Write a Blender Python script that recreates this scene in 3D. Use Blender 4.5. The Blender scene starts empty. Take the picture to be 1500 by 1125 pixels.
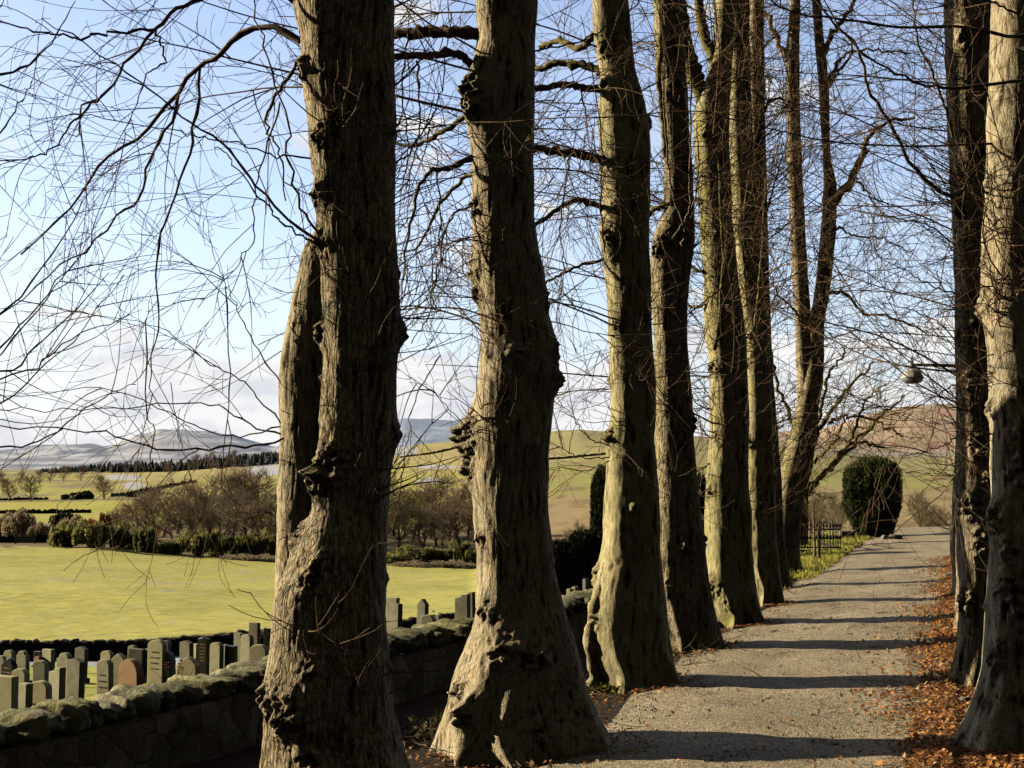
import bpy, math
import numpy as np
from mathutils import Vector
rng = np.random.default_rng(11)
scene = bpy.context.scene
COL = scene.collection
F = 1900.0
CAMZ = 1.7
TH = math.atan((690 - 562.5) / F)
cT, sT = math.cos(TH), math.sin(TH)

# ------------------------------------------------------------------ view helpers (survey of the photograph)
def ray(px, py):
    a = (px - 750) / F; b = (562.5 - py) / F
    return np.array([a, cT - b * sT, sT + b * cT])
def at(px, py, Y):
    r = ray(px, py); t = Y / r[1]
    return np.array([r[0] * t, Y, CAMZ + r[2] * t])
def ground(px, py, z=0.0):
    r = ray(px, py); t = (z - CAMZ) / r[2]
    return np.array([r[0] * t, r[1] * t, z])
def z_at(py, Y):
    return at(750, py, Y)[2]

# ------------------------------------------------------------------ noise
_perm = np.random.default_rng(3).permutation(256).astype(np.int64)
_perm = np.concatenate([_perm, _perm, _perm])
_g = np.random.default_rng(4).normal(size=(256, 3)); _g /= np.linalg.norm(_g, axis=1)[:, None]
def pn(p):
    p = np.asarray(p, float)
    i = np.floor(p).astype(np.int64); f = p - i; i &= 255
    u = f * f * f * (f * (f * 6 - 15) + 10)
    out = np.zeros(len(p))
    for dx in (0, 1):
        wx = u[:, 0] if dx else 1 - u[:, 0]
        for dy in (0, 1):
            wy = u[:, 1] if dy else 1 - u[:, 1]
            for dz in (0, 1):
                wz = u[:, 2] if dz else 1 - u[:, 2]
                h = _perm[_perm[_perm[(i[:, 0] + dx) & 255] + ((i[:, 1] + dy) & 255)] + ((i[:, 2] + dz) & 255)]
                gg = _g[h]
                d = (f[:, 0] - dx) * gg[:, 0] + (f[:, 1] - dy) * gg[:, 1] + (f[:, 2] - dz) * gg[:, 2]
                out += wx * wy * wz * d
    return out * 1.6
def fbm(p, o=4, g=0.5):
    a, s, out = 1.0, 1.0, 0
    for k in range(o):
        out = out + a * pn(p * s + 17.3 * k); a *= g; s *= 2.03
    return out
def sst(a, b, x):
    t = np.clip((x - a) / (b - a), 0, 1); return t * t * (3 - 2 * t)

# ------------------------------------------------------------------ mesh helpers
def make_mesh(name, V, Fq=None, Ft=None, smooth=True, attrs=None, colors=None):
    V = np.asarray(V, np.float32)
    me = bpy.data.meshes.new(name)
    nq = 0 if Fq is None else len(Fq); nt = 0 if Ft is None else len(Ft)
    me.vertices.add(len(V)); me.vertices.foreach_set('co', V.ravel())
    loops = []; starts = []; 
    if nq: loops.append(np.asarray(Fq, np.int32).ravel()); starts.append(np.arange(nq) * 4)
    if nt: loops.append(np.asarray(Ft, np.int32).ravel()); starts.append(nq * 4 + np.arange(nt) * 3)
    loops = np.concatenate(loops).astype(np.int32); starts = np.concatenate(starts).astype(np.int32)
    me.loops.add(len(loops)); me.loops.foreach_set('vertex_index', loops)
    me.polygons.add(nq + nt); me.polygons.foreach_set('loop_start', starts)
    me.polygons.foreach_set('use_smooth', np.full(nq + nt, smooth, dtype=bool))
    if attrs:
        for k, a in attrs.items():
            at_ = me.attributes.new(k, 'FLOAT', 'POINT'); at_.data.foreach_set('value', np.asarray(a, np.float32))
    if colors is not None:
        ca = me.attributes.new('Col', 'FLOAT_COLOR', 'POINT')
        c4 = np.ones((len(V), 4), np.float32); c4[:, :3] = colors
        ca.data.foreach_set('color', c4.ravel())
    me.update(calc_edges=True)
    return me
def link(name, me, mat, parent=None):
    o = bpy.data.objects.new(name, me); COL.objects.link(o)
    if mat is not None and len(me.materials) == 0: me.materials.append(mat)
    if parent is not None: o.parent = parent
    return o
def tag(o, label=None, cat=None, group=None, kind=None):
    if label: o['label'] = label
    if cat: o['category'] = cat
    if group: o['group'] = group
    if kind: o['kind'] = kind
    return o
def empty(name, loc, label, cat, group=None):
    o = bpy.data.objects.new(name, None); COL.objects.link(o); o.location = loc; o.empty_display_size = .2
    return tag(o, label, cat, group)
class MB:
    def __init__(s): s.V = []; s.Q = []; s.T = []; s.C = []; s.n = 0
    def add(s, V, Q=None, T=None, C=None):
        V = np.asarray(V, float)
        if Q is not None and len(Q): s.Q.append(np.asarray(Q) + s.n)
        if T is not None and len(T): s.T.append(np.asarray(T) + s.n)
        if C is not None: s.C.append(np.asarray(C))
        s.V.append(V); s.n += len(V)
    def mesh(s, name, smooth=True, off=(0, 0, 0)):
        V = np.concatenate(s.V) - np.asarray(off)
        return make_mesh(name, V, np.concatenate(s.Q) if s.Q else None, np.concatenate(s.T) if s.T else None, smooth,
                         colors=np.concatenate(s.C) if s.C else None)
    def box(s, c, size, rz=0.0):
        x, y, z = np.asarray(size) / 2
        P = np.array([[-x,-y,-z],[x,-y,-z],[x,y,-z],[-x,y,-z],[-x,-y,z],[x,-y,z],[x,y,z],[-x,y,z]])
        R = np.array([[math.cos(rz), -math.sin(rz), 0], [math.sin(rz), math.cos(rz), 0], [0, 0, 1]])
        s.add(P @ R.T + np.asarray(c), [[0,3,2,1],[4,5,6,7],[0,1,5,4],[1,2,6,5],[2,3,7,6],[3,0,4,7]])
    def lathe(s, c, prof, n=20):
        th = np.arange(n) / n * 2 * math.pi
        V = [[c[0] + r * math.cos(t), c[1] + r * math.sin(t), c[2] + z] for r, z in prof for t in th]
        Q = [[i * n + j, i * n + (j + 1) % n, (i + 1) * n + (j + 1) % n, (i + 1) * n + j] for i in range(len(prof) - 1) for j in range(n)]
        s.add(V, Q)
    def tubes(s, P, R, sides=3):
        """P (n,K,3) polylines, R (n,K) radii"""
        P = np.asarray(P, float); R = np.asarray(R, float)
        n, K, _ = P.shape
        T = np.gradient(P, axis=1); T /= np.linalg.norm(T, axis=2, keepdims=True) + 1e-9
        mean = P[:, -1] - P[:, 0]
        ref = np.where((np.abs(mean[:, 2]) > .8 * np.linalg.norm(mean, axis=1))[:, None], np.array([1., .2, 0]), np.array([0.1, 0, 1.]))
        A = np.cross(T, ref[:, None, :]); A /= np.linalg.norm(A, axis=2, keepdims=True) + 1e-9
        B = np.cross(T, A)
        th = np.arange(sides) / sides * 2 * math.pi
        V = P[:, :, None, :] + R[:, :, None, None] * (A[:, :, None, :] * np.cos(th)[None, None, :, None] + B[:, :, None, :] * np.sin(th)[None, None, :, None])
        idx = np.arange(n * K * sides).reshape(n, K, sides)
        a = idx[:, :-1, :]; b = np.roll(a, -1, axis=2); d = idx[:, 1:, :]; c = np.roll(d, -1, axis=2)
        s.add(V.reshape(-1, 3), np.stack([a, b, c, d], -1).reshape(-1, 4))

# ------------------------------------------------------------------ materials
def newmat(name, rough=.9):
    m = bpy.data.materials.new(name); m.use_nodes = True
    nt = m.node_tree; b = nt.nodes['Principled BSDF']
    b.inputs['Roughness'].default_value = rough; b.inputs['Specular IOR Level'].default_value = .15
    return m, nt, b
def nd(nt, t, **kw):
    n = nt.nodes.new(t)
    for k, v in kw.items(): setattr(n, k, v)
    return n
def coords(nt, kind='Object', scale=(1, 1, 1)):
    tc = nd(nt, 'ShaderNodeTexCoord'); mp = nd(nt, 'ShaderNodeMapping'); mp.inputs['Scale'].default_value = scale
    nt.links.new(tc.outputs[kind], mp.inputs['Vector']); return mp.outputs['Vector']
def noise(nt, vec, scale, detail=4, rough=.55):
    n = nd(nt, 'ShaderNodeTexNoise'); n.inputs['Scale'].default_value = scale; n.inputs['Detail'].default_value = detail
    n.inputs['Roughness'].default_value = rough
    nt.links.new(vec, n.inputs['Vector']); return n.outputs['Fac']
def ramp(nt, fac, stops):
    r = nd(nt, 'ShaderNodeValToRGB'); e = r.color_ramp.elements
    while len(e) < len(stops): e.new(.5)
    for k, (p, c) in enumerate(stops):
        e[k].position = p; e[k].color = (c[0], c[1], c[2], 1) if hasattr(c, '__len__') else (c, c, c, 1)
    nt.links.new(fac, r.inputs['Fac']); return r.outputs['Color']
def mix(nt, fac, a, b, mode='MIX'):
    m = nd(nt, 'ShaderNodeMix', data_type='RGBA', blend_type=mode)
    for s, v in ((m.inputs[0], fac), (m.inputs[6], a), (m.inputs[7], b)):
        if hasattr(v, 'is_linked'): nt.links.new(v, s)
        elif hasattr(v, '__len__'): s.default_value = (v[0], v[1], v[2], 1)
        else: s.default_value = v if s.type == 'VALUE' else (v, v, v, 1)
    return m.outputs[2]
def attr(nt, name, out='Fac'):
    a = nd(nt, 'ShaderNodeAttribute', attribute_name=name); return a.outputs[out]
def bump(nt, b, h, strength, dist):
    bp = nd(nt, 'ShaderNodeBump'); bp.inputs['Strength'].default_value = strength; bp.inputs['Distance'].default_value = dist
    nt.links.new(h, bp.inputs['Height']); nt.links.new(bp.outputs['Normal'], b.inputs['Normal'])

def bark_material(name, dark, mid, pale, lichen=.5, moss=(.42, .40, .08), plate=1.0, crackf=.7):
    m, nt, b = newmat(name, .95)
    v = coords(nt)
    vs = coords(nt, scale=(1, 1, .19))
    n1 = noise(nt, vs, 58, 7, .74)
    n2 = noise(nt, v, 3.5, 5, .6)
    crev = attr(nt, 'crev')
    wv0 = mix(nt, .035, vs, nd_noise_col(nt, v, 14))
    ve = nd(nt, 'ShaderNodeTexVoronoi', feature='DISTANCE_TO_EDGE'); ve.inputs['Scale'].default_value = 58 * plate; nt.links.new(wv0, ve.inputs['Vector'])
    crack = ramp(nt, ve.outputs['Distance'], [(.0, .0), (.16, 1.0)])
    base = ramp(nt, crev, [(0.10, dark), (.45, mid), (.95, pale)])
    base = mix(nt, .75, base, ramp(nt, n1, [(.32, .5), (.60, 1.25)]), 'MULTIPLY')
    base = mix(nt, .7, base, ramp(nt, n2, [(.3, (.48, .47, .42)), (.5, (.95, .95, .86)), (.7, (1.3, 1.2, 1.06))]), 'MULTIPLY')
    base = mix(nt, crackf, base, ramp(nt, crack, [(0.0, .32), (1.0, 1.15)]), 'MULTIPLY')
    # crusty grey lichen discs
    vo = nd(nt, 'ShaderNodeTexVoronoi'); vo.inputs['Scale'].default_value = 17
    wv = mix(nt, .12, v, nd_noise_col(nt, v, 9)); nt.links.new(wv, vo.inputs['Vector'])
    disc = ramp(nt, vo.outputs['Distance'], [(.20, 1.0), (.34, 0.0)])
    patch = ramp(nt, noise(nt, v, 2.1, 3), [(.47, 0.0), (.62, lichen)])
    fac = mix(nt, 1.0, disc, patch, 'MULTIPLY')
    base = mix(nt, fac, base, (.62, .63, .53))
    fine = ramp(nt, noise(nt, v, 42, 3, .7), [(.575, 0.0), (.64, .75 * lichen)])
    base = mix(nt, fine, base, (.75, .74, .62))
    # algae and moss
    ms = nd(nt, 'ShaderNodeMath', operation='MULTIPLY'); nt.links.new(attr(nt, 'moss'), ms.inputs[0])
    nt.links.new(ramp(nt, noise(nt, v, 7, 5, .65), [(.38, 0.0), (.6, 1.0)]), ms.inputs[1])
    base = mix(nt, ms.outputs[0], base, moss)
    nt.links.new(base, b.inputs['Base Color'])
    hh = mix(nt, .5, n1, noise(nt, v, 90, 6, .8))
    hh = mix(nt, crackf * .6, hh, crack)
    bump(nt, b, hh, .9, .009)
    return m
def nd_noise_col(nt, v, s):
    n = nd(nt, 'ShaderNodeTexNoise'); n.inputs['Scale'].default_value = s; nt.links.new(v, n.inputs['Vector']); return n.outputs['Color']

def simple_noise(name, c0, c1, scale, rough=.9, bstr=.0, bdist=.01, detail=5, c2=None, vec='Object', stretch=(1, 1, 1)):
    m, nt, b = newmat(name, rough)
    v = coords(nt, vec, stretch); f = noise(nt, v, scale, detail, .62)
    st = [(.3, c0), (.7, c1)] if c2 is None else [(.28, c0), (.5, c1), (.72, c2)]
    nt.links.new(ramp(nt, f, st), b.inputs['Base Color'])
    if bstr: bump(nt, b, f, bstr, bdist)
    return m
def leafy(name, c0, c1, scale, trans=.25):
    m, nt, b = newmat(name, .7)
    f = noise(nt, coords(nt), scale, 4, .7)
    c = ramp(nt, f, [(.32, c0), (.68, c1)])
    nt.links.new(c, b.inputs['Base Color'])
    tr = nd(nt, 'ShaderNodeBsdfTranslucent'); nt.links.new(c, tr.inputs['Color'])
    ms = nd(nt, 'ShaderNodeMixShader'); ms.inputs[0].default_value = trans
    nt.links.new(b.outputs[0], ms.inputs[1]); nt.links.new(tr.outputs[0], ms.inputs[2])
    nt.links.new(ms.outputs[0], nt.nodes['Material Output'].inputs['Surface'])
    return m
def vcol_material(name, rough=.95, n_scale=6, lo=.72, hi=1.25, bstr=0, bdist=.02, bscale=30, trans=0):
    m, nt, b = newmat(name, rough)
    v = coords(nt)
    c = attr(nt, 'Col', 'Color')
    c = mix(nt, 1.0, c, ramp(nt, noise(nt, v, n_scale, 6, .65), [(.3, lo), (.7, hi)]), 'MULTIPLY')
    nt.links.new(c, b.inputs['Base Color'])
    if bstr: bump(nt, b, noise(nt, v, bscale, 5, .65), bstr, bdist)
    if trans:
        tr = nd(nt, 'ShaderNodeBsdfTranslucent'); nt.links.new(c, tr.inputs['Color'])
        ms = nd(nt, 'ShaderNodeMixShader'); ms.inputs[0].default_value = trans
        nt.links.new(b.outputs[0], ms.inputs[1]); nt.links.new(tr.outputs[0], ms.inputs[2])
        nt.links.new(ms.outputs[0], nt.nodes['Material Output'].inputs['Surface'])
    return m

M = {}
M['bark_brown'] = bark_material('bark_brown', (.07, .052, .03), (.56, .44, .27), (.95, .80, .53), .8, plate=.9, crackf=.85)
M['bark_grey'] = bark_material('bark_grey', (.08, .06, .035), (.68, .55, .35), (.98, .86, .60), .6, plate=1.2, crackf=.5)
M['bark_green'] = bark_material('bark_green', (.08, .065, .03), (.68, .58, .32), (.98, .88, .54), .45, plate=1.2, crackf=.35)
M['limb'] = simple_noise('limb_bark', (.16, .12, .085), (.56, .44, .30), 24, .9, .5, .006)
M['twig'] = leafy('twig_bark', (.18, .115, .065), (.55, .37, .21), 9, .3)
M['twig_far'] = simple_noise('twig_bark_far', (.08, .05, .03), (.24, .155, .09), 5, .85)
M['mossy_limb'] = simple_noise('mossy_limb', (.16, .12, .06), (.52, .46, .14), 9, .9, .4, .01)

# ------------------------------------------------------------------ layout of the ground
WA = at(0, 1045, 6.85)[:2]; WB = at(870, 865, 13.9)[:2]
wdir = (WB - WA) / np.linalg.norm(WB - WA); wn = np.array([wdir[1], -wdir[0]])
PHI = math.radians(19.2)
BEND = 8.0; WC = WA + wdir * BEND; wdir2 = np.array([math.sin(PHI), math.cos(PHI)]); wn2 = np.array([wdir2[1], -wdir2[0]])
def wall_s(x, y):
    return np.maximum((x - WA[0]) * wn[0] + (y - WA[1]) * wn[1], (x - WC[0]) * wn2[0] + (y - WC[1]) * wn2[1])
def wall_pt(u):
    u = np.asarray(u, float)[..., None]
    return np.where(u < BEND, WA + wdir * u, WC + wdir2 * (u - BEND))
pq = np.array([math.sin(PHI), math.cos(PHI)]); pl = np.array([math.cos(PHI), -math.sin(PHI)])
DW_PX = [-2500, -600, 200, 350, 600, 800, 1000, 3000]; DW_D = [38, 40.5, 41, 43.5, 50, 56, 60, 60]
ROWS = [
 (41, [-900, 0, 200, 350, 600], [940, 937, 937, 935, 932]),
 (60, [-900, 0, 400, 690, 900, 1100, 1300, 1500, 2400], [880, 877, 879, 884, 850, 812, 800, 795, 790]),
 (100, [-900, 0, 140, 260, 400, 690, 900, 1100, 1300, 1600], [830, 829, 832, 838, 845, 850, 822, 792, 780, 780]),
 (150, [-900, 0, 140, 260, 400, 540, 690, 900, 1100, 1300, 1600], [800, 800, 804, 812, 821, 827, 831, 806, 780, 766, 764]),
 (200, [-900, 0, 400, 690, 900, 1100, 1300, 1600], [778, 778, 782, 786, 778, 762, 752, 748]),
 (300, [-900, 0, 400, 690, 900, 1100, 1300, 1600], [753, 753, 752, 750, 738, 730, 725, 724]),
 (450, [-900, 0, 400, 690, 900, 1100, 1300, 1600], [733, 733, 727, 714, 700, 702, 704, 704]),
 (700, [-900, 0, 260, 400, 690, 900, 1100, 1300, 1600], [708, 708, 704, 698, 678, 662, 672, 688, 690]),
 (1000, [-900, 0, 150, 260, 400, 590, 690, 850, 1000, 1300, 1600], [694, 693, 692, 688, 674, 654, 645, 628, 640, 660, 665]),
 (1400, [-900, 0, 400, 600, 850, 1000, 1200, 1280, 1340, 1410, 1600, 2000], [690, 689, 678, 662, 640, 645, 630, 604, 594, 592, 602, 630]),
 (2300, [-900, 0, 400, 600, 900, 1100, 1400, 2000], [682, 682, 678, 668, 660, 660, 630, 640]),
 (3600, [-900, -300, 0, 60, 130, 160, 200, 232, 262, 300, 345, 400, 470, 540, 590, 660, 720, 850, 1000, 1400, 2400],
        [650, 655, 661, 654, 651, 655, 638, 627, 628, 632, 640, 655, 645, 628, 613, 617, 626, 642, 650, 645, 660]),
 (6000, [-900, 2400], [688, 688]),
]
_RD = np.log(np.array([r[0] for r in ROWS], float))
def far_z(px, d):
    px = np.clip(px, -2500, 3500)
    Y = np.stack([np.interp(px, r[1], r[2]) for r in ROWS], 0)
    Zr = np.stack([CAMZ + (690 - Y[k]) * ROWS[k][0] / F * (1 / cT) for k in range(len(ROWS))], 0)
    ld = np.log(np.clip(d, 41, 6000))
    j = np.clip(np.searchsorted(_RD, ld) - 1, 0, len(ROWS) - 2)
    D = np.array([r[0] for r in ROWS], float)
    t = (np.clip(d, 41, 6000) - D[j]) / (D[j + 1] - D[j])
    ii = np.arange(len(px))
    t2 = t * .6 + .4 * t * t * (3 - 2 * t)
    return Zr[j, ii] * (1 - t2) + Zr[j + 1, ii] * t2
def pxd(x, y):
    yy = np.maximum(y, .30 * np.abs(x) + .05)
    return 750 + F * x / yy, np.maximum(y, .45 * np.hypot(x, y))
def height(x, y, detail=True):
    x = np.asarray(x, float).ravel(); y = np.asarray(y, float).ravel()
    px, d = pxd(x, y)
    s = wall_s(x, y)
    q = x * pq[0] + y * pq[1]; l = x * pl[0] + y * pl[1]
    dw = np.interp(px, DW_PX, DW_D)
    fz = far_z(px, np.maximum(d, dw + .01))
    zdw = far_z(px, dw)
    gy = -1.0 + (zdw - .55 + 1.0) * np.clip((d - 8) / (dw - 8), 0, 1)
    left = np.where(d < dw, gy, fz)
    P2 = np.stack([x, y, 0 * x], 1)
    near = -.05 * sst(1.2, .2, s) + .02 * fbm(P2 * 1.1, 3)
    near = near + .14 * np.clip((l + 2.5) / 2.6, 0, 1.2) + .06 * sst(.3, 1.2, l) - .006 * np.maximum(l - 1.2, 0) ** 1.3
    near = near * sst(1, .2, np.maximum(0, (q - 36) / 10)) - .0 * q
    t = sst(38, 62, q)
    right = near * (1 - t) + fz * t
    z = np.where(s > -.12, right, left)
    tt = sst(20, 60, s) * 0 + sst(38, 60, d)          # the two halves run together past the wall's end
    lb = np.where(s > 0, 0, 1) 
    z = np.where(d >= 60, fz, z)
    if detail:
        z = z + sst(60, 300, d) * (.004 * d) * .35 * fbm(P2 / 90, 3) + sst(1200, 2500, d) * 6 * fbm(P2 / 260, 4) + sst(42, 60, d) * (.22 * fbm(P2 / 14, 3) + .5 * fbm(P2 / 34, 2) * sst(150, 110, d))
    return z
def gz(x, y): return float(height(np.array([x]), np.array([y]))[0])

def lerp(a, b, t): return a + (np.asarray(b) - a) * t[:, None]
def ell(px, py, cx, cy, rx, ry, n=0): return sst(1.25, .75, ((px - cx) / rx) ** 2 + ((py - cy) / ry) ** 2 + n)
def build_ground():
    ang = np.concatenate([np.arange(-180, -34, 3.0), np.arange(-34, 30, .17), np.arange(30, 180, 3.0)])
    a = np.radians(ang)
    r = [0.6]
    while r[-1] < 7000: r.append(r[-1] * (1.011 if r[-1] > 4 else 1.05))
    r = np.array(r)
    A, R = np.meshgrid(a, r, indexing='xy')
    x = (R * np.sin(A)).ravel(); y = (R * np.cos(A)).ravel()
    z = height(x, y)
    nR, nA = R.shape
    idx = np.arange(nR * nA).reshape(nR, nA)
    Q = np.stack([idx[:-1, :], np.roll(idx, -1, 1)[:-1, :], np.roll(idx, -1, 1)[1:, :], idx[1:, :]], -1).reshape(-1, 4)
    px, d = pxd(x, y)
    py = 690 - (z - CAMZ) * F / d
    P2 = np.stack([x, y, 0 * x], 1)
    s = wall_s(x, y)
    l = x * pl[0] + y * pl[1]; q = x * pq[0] + y * pq[1]
    n1 = fbm(P2 / 1.7, 4); n2 = fbm(P2 / 9, 4); n3 = fbm(P2 / 60, 4); n4 = fbm(P2 / 350, 5)
    nl = fbm(np.stack([px / 40, np.log(d) * 14, 0 * px], 1), 4)
    nS = fbm(np.stack([px / 55, (py) / 5.0, 0 * px + 3], 1), 5)
    C = np.tile(np.array([.085, .06, .04]), (len(x), 1))
    C = lerp(C, [.16, .075, .03], sst(-.9, .1, l + .4 * n1))
    grass = np.array([.46, .47, .08])
    C = lerp(C, grass, sst(19, 22, q + 1.0 * n1) * sst(-2.3, -2.7, l + .2 * n1))
    C = lerp(C, grass * 1.0, sst(17, 21, q + 2 * n1) * sst(.2, .7, l + .2 * n1))
    # graveyard
    g = (s < -.12) & (d < 62)
    Cg = np.tile(np.array([.80, .78, .16]), (len(x), 1)); Cg = lerp(Cg, [.55, .55, .13], sst(0, .6, n1))
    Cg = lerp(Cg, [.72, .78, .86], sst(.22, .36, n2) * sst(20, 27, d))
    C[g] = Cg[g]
    # mown field
    dw = np.interp(px, DW_PX, DW_D)
    fld = np.tile(np.array([.90, .83, .21]), (len(x), 1))
    fld = lerp(fld, [.76, .74, .16], sst(-.1, .7, n3 + .3 * nl))
    fld = lerp(fld, [.95, .88, .32], sst(.1, .7, nl) * .7)
    fld = lerp(fld, [.72, .74, .66], sst(.25, .75, nS) * .45 * ell(px, py, 250, 848, 190, 22))
    f = (d >= dw) & (s < -.1); C[f] = fld[f]
    # valley and hillsides
    h = d > 150 + 8 * nl
    h = h | ((d > 60) & (px > 760))
    v = np.tile(np.array([.22, .17, .08]), (len(x), 1))
    v = lerp(v, [.46, .43, .09], sst(225, 245, d) * sst(430, 400, d))
    v = lerp(v, [.13, .19, .05], ell(px, py, 85, 726, 45, 7, .3 * nl))
    v = lerp(v, [.30, .25, .12], sst(400, 430, d) * sst(.0, .5, n3 + nl))
    v = lerp(v, [.46, .42, .11], sst(430, 470, d) * sst(.5, .0, n3 + .5 * nl))
    v = lerp(v, [.45, .38, .16], sst(560, 640, d) * sst(0, .6, n4 + .4) * sst(100, 300, px))
    v = lerp(v, [.70, .75, .82], ell(px, py, 198, 711, 15, 6, .5 * nS))
    v = lerp(v, [.70, .75, .82], .8 * ell(px, py, 385, 688, 30, 9, .8 * nS))
    v = lerp(v, [.70, .75, .82], .7 * ell(px, py, 180, 699, 26, 4, .8 * nS))
    v = lerp(v, [.75, .8, .88], ell(px, py, 630, 704, 16, 4.5, .4 * nS))
    v = lerp(v, [.70, .75, .82], .6 * ell(px, py, 640, 684, 30, 3, .5 * nS))
    v = lerp(v, [.75, .8, .88], ell(px, py, 835, 688, 18, 3.5, .4 * nS))
    v = lerp(v, [.72, .77, .85], .6 * ell(px, py, 590, 660, 22, 8, .8 * nS))
    # bracken, scrub and heather to the right
    br = sst(745, 800, px)
    vb = np.tile(np.array([.38, .28, .14]), (len(x), 1)); vb = lerp(vb, [.27, .20, .09], sst(-.1, .6, n3 + nl))
    vb = lerp(vb, [.34, .33, .10], sst(330, 380, d) * sst(.4, -.1, nl))
    vb = lerp(vb, [.42, .37, .17], sst(560, 620, d) * .8)
    vb = lerp(vb, [.62, .36, .22], sst(900, 1080, d + 60 * nl) * sst(1040, 1160, px))
    vb = lerp(vb, [.48, .27, .17], sst(900, 1080, d) * sst(1040, 1160, px) * sst(.0, .5, n4 + nl * .6))
    vb = lerp(vb, [.45, .40, .42], sst(655, 662, py) * sst(672, 664, py) * sst(1150, 1250, px) * .5 * (d > 800))
    v = np.clip(lerp(v, vb, br) * 1.85, 0, .92)
    C[h] = v[h]
    # distant hills, snow lying in the hollows
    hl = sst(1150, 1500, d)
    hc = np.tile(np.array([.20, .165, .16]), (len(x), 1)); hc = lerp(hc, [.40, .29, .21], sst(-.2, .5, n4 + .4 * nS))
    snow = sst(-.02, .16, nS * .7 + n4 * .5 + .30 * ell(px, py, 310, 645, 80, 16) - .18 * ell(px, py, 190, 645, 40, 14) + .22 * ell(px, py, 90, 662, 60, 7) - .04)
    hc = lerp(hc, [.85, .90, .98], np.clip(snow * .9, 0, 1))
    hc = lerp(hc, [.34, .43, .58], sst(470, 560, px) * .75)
    hc = np.clip(lerp(hc, [.42, .50, .66], .22 + 0 * d) * 1.6, 0, 1)  # blue-grey haze painted into the hill colours
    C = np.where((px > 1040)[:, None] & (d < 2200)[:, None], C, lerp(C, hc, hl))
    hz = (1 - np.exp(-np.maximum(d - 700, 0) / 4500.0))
    C = lerp(C, [.42, .50, .62], hz * .6)  # distance haze mixed into the ground colour
    C = np.clip(C, 0, .95)
    m, nt, b = newmat('ground', .97)
    vec = coords(nt)
    c = attr(nt, 'Col', 'Color')
    c = mix(nt, .8, c, ramp(nt, noise(nt, vec, 1.3, 8, .72), [(.32, .62), (.68, 1.3)]), 'MULTIPLY')
    c = mix(nt, .6, c, ramp(nt, noise(nt, vec, 22, 4, .7), [(.32, .55), (.68, 1.35)]), 'MULTIPLY')
    nt.links.new(c, b.inputs['Base Color'])
    bump(nt, b, noise(nt, vec, 18, 6, .7), .6, .04)
    b.inputs['Emission Color'].default_value = (.46, .58, .80, 1)     # faint blue glow added to the far ground in place of hazy air
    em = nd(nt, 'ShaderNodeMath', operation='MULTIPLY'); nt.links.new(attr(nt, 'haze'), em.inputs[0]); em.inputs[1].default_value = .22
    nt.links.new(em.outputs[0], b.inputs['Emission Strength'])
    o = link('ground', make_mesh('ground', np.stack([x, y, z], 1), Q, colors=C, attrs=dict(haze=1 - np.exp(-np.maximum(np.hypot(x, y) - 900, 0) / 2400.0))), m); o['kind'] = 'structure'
build_ground()

# ------------------------------------------------------------------ gravel path
def path_edges(q):
    w = np.array([.10 * math.sin(k * .9) + .06 * math.sin(k * 2.3 + 1) for k in q])
    return -2.42 + w * .8 + np.where(q > 24, (q - 24) * .018, 0), -.18 + .12 * np.sin(q * .7 + 2) + np.where(q > 20, .25, 0)
def build_path():
    q = np.concatenate([np.arange(-6, 24, .08), np.arange(24, 60, .3)])
    t = np.linspace(0, 1, 60)
    e0, e1 = path_edges(q)
    Lm = e0[:, None] + (e1 - e0)[:, None] * t[None]
    Qm = np.repeat(q[:, None], len(t), 1)
    x = (Lm * pl[0] + Qm * pq[0]).ravel(); y = (Lm * pl[1] + Qm * pq[1]).ravel()
    edge = np.minimum(t, 1 - t)[None].repeat(len(q), 0).ravel()
    z = height(x, y) + .004 + .03 * sst(0, .15, edge)
    P = np.stack([x, y, z], 1)
    z += .010 * fbm(P * 2.2, 4) * sst(0, .1, edge)
    P[:, 2] = z
    n, k = Lm.shape; idx = np.arange(n * k).reshape(n, k)
    Q = np.stack([idx[:-1, :-1], idx[:-1, 1:], idx[1:, 1:], idx[1:, :-1]], -1).reshape(-1, 4)
    m, nt, b = newmat('gravel_path', .95)
    v = coords(nt)
    big = noise(nt, v, .9, 6, .65)
    c = ramp(nt, big, [(.3, (.50, .41, .265)), (.7, (.85, .71, .47))])
    vo = nd(nt, 'ShaderNodeTexVoronoi'); vo.inputs['Scale'].default_value = 85; nt.links.new(v, vo.inputs['Vector'])
    c = mix(nt, .75, c, ramp(nt, vo.outputs['Color'], [(.1, .35), (.55, .95), (.9, 1.9)]), 'MULTIPLY')
    c = mix(nt, .5, c, ramp(nt, noise(nt, v, 160, 3, .8), [(.35, .4), (.65, 1.4)]), 'MULTIPLY')
    far = ramp(nt, noise(nt, v, 3.2, 7, .7), [(.60, 0.0), (.72, .5)])
    c = mix(nt, far, c, (.10, .065, .04))
    nt.links.new(c, b.inputs['Base Color'])
    h = mix(nt, .5, vo.outputs['Distance'], noise(nt, v, 70, 5, .75))
    bump(nt, b, h, 1.0, .02)
    o = link('path', make_mesh('path', P, Q), m); o['kind'] = 'structure'
build_path()
def lq(l, q): return l * pl + q * pq

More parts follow.
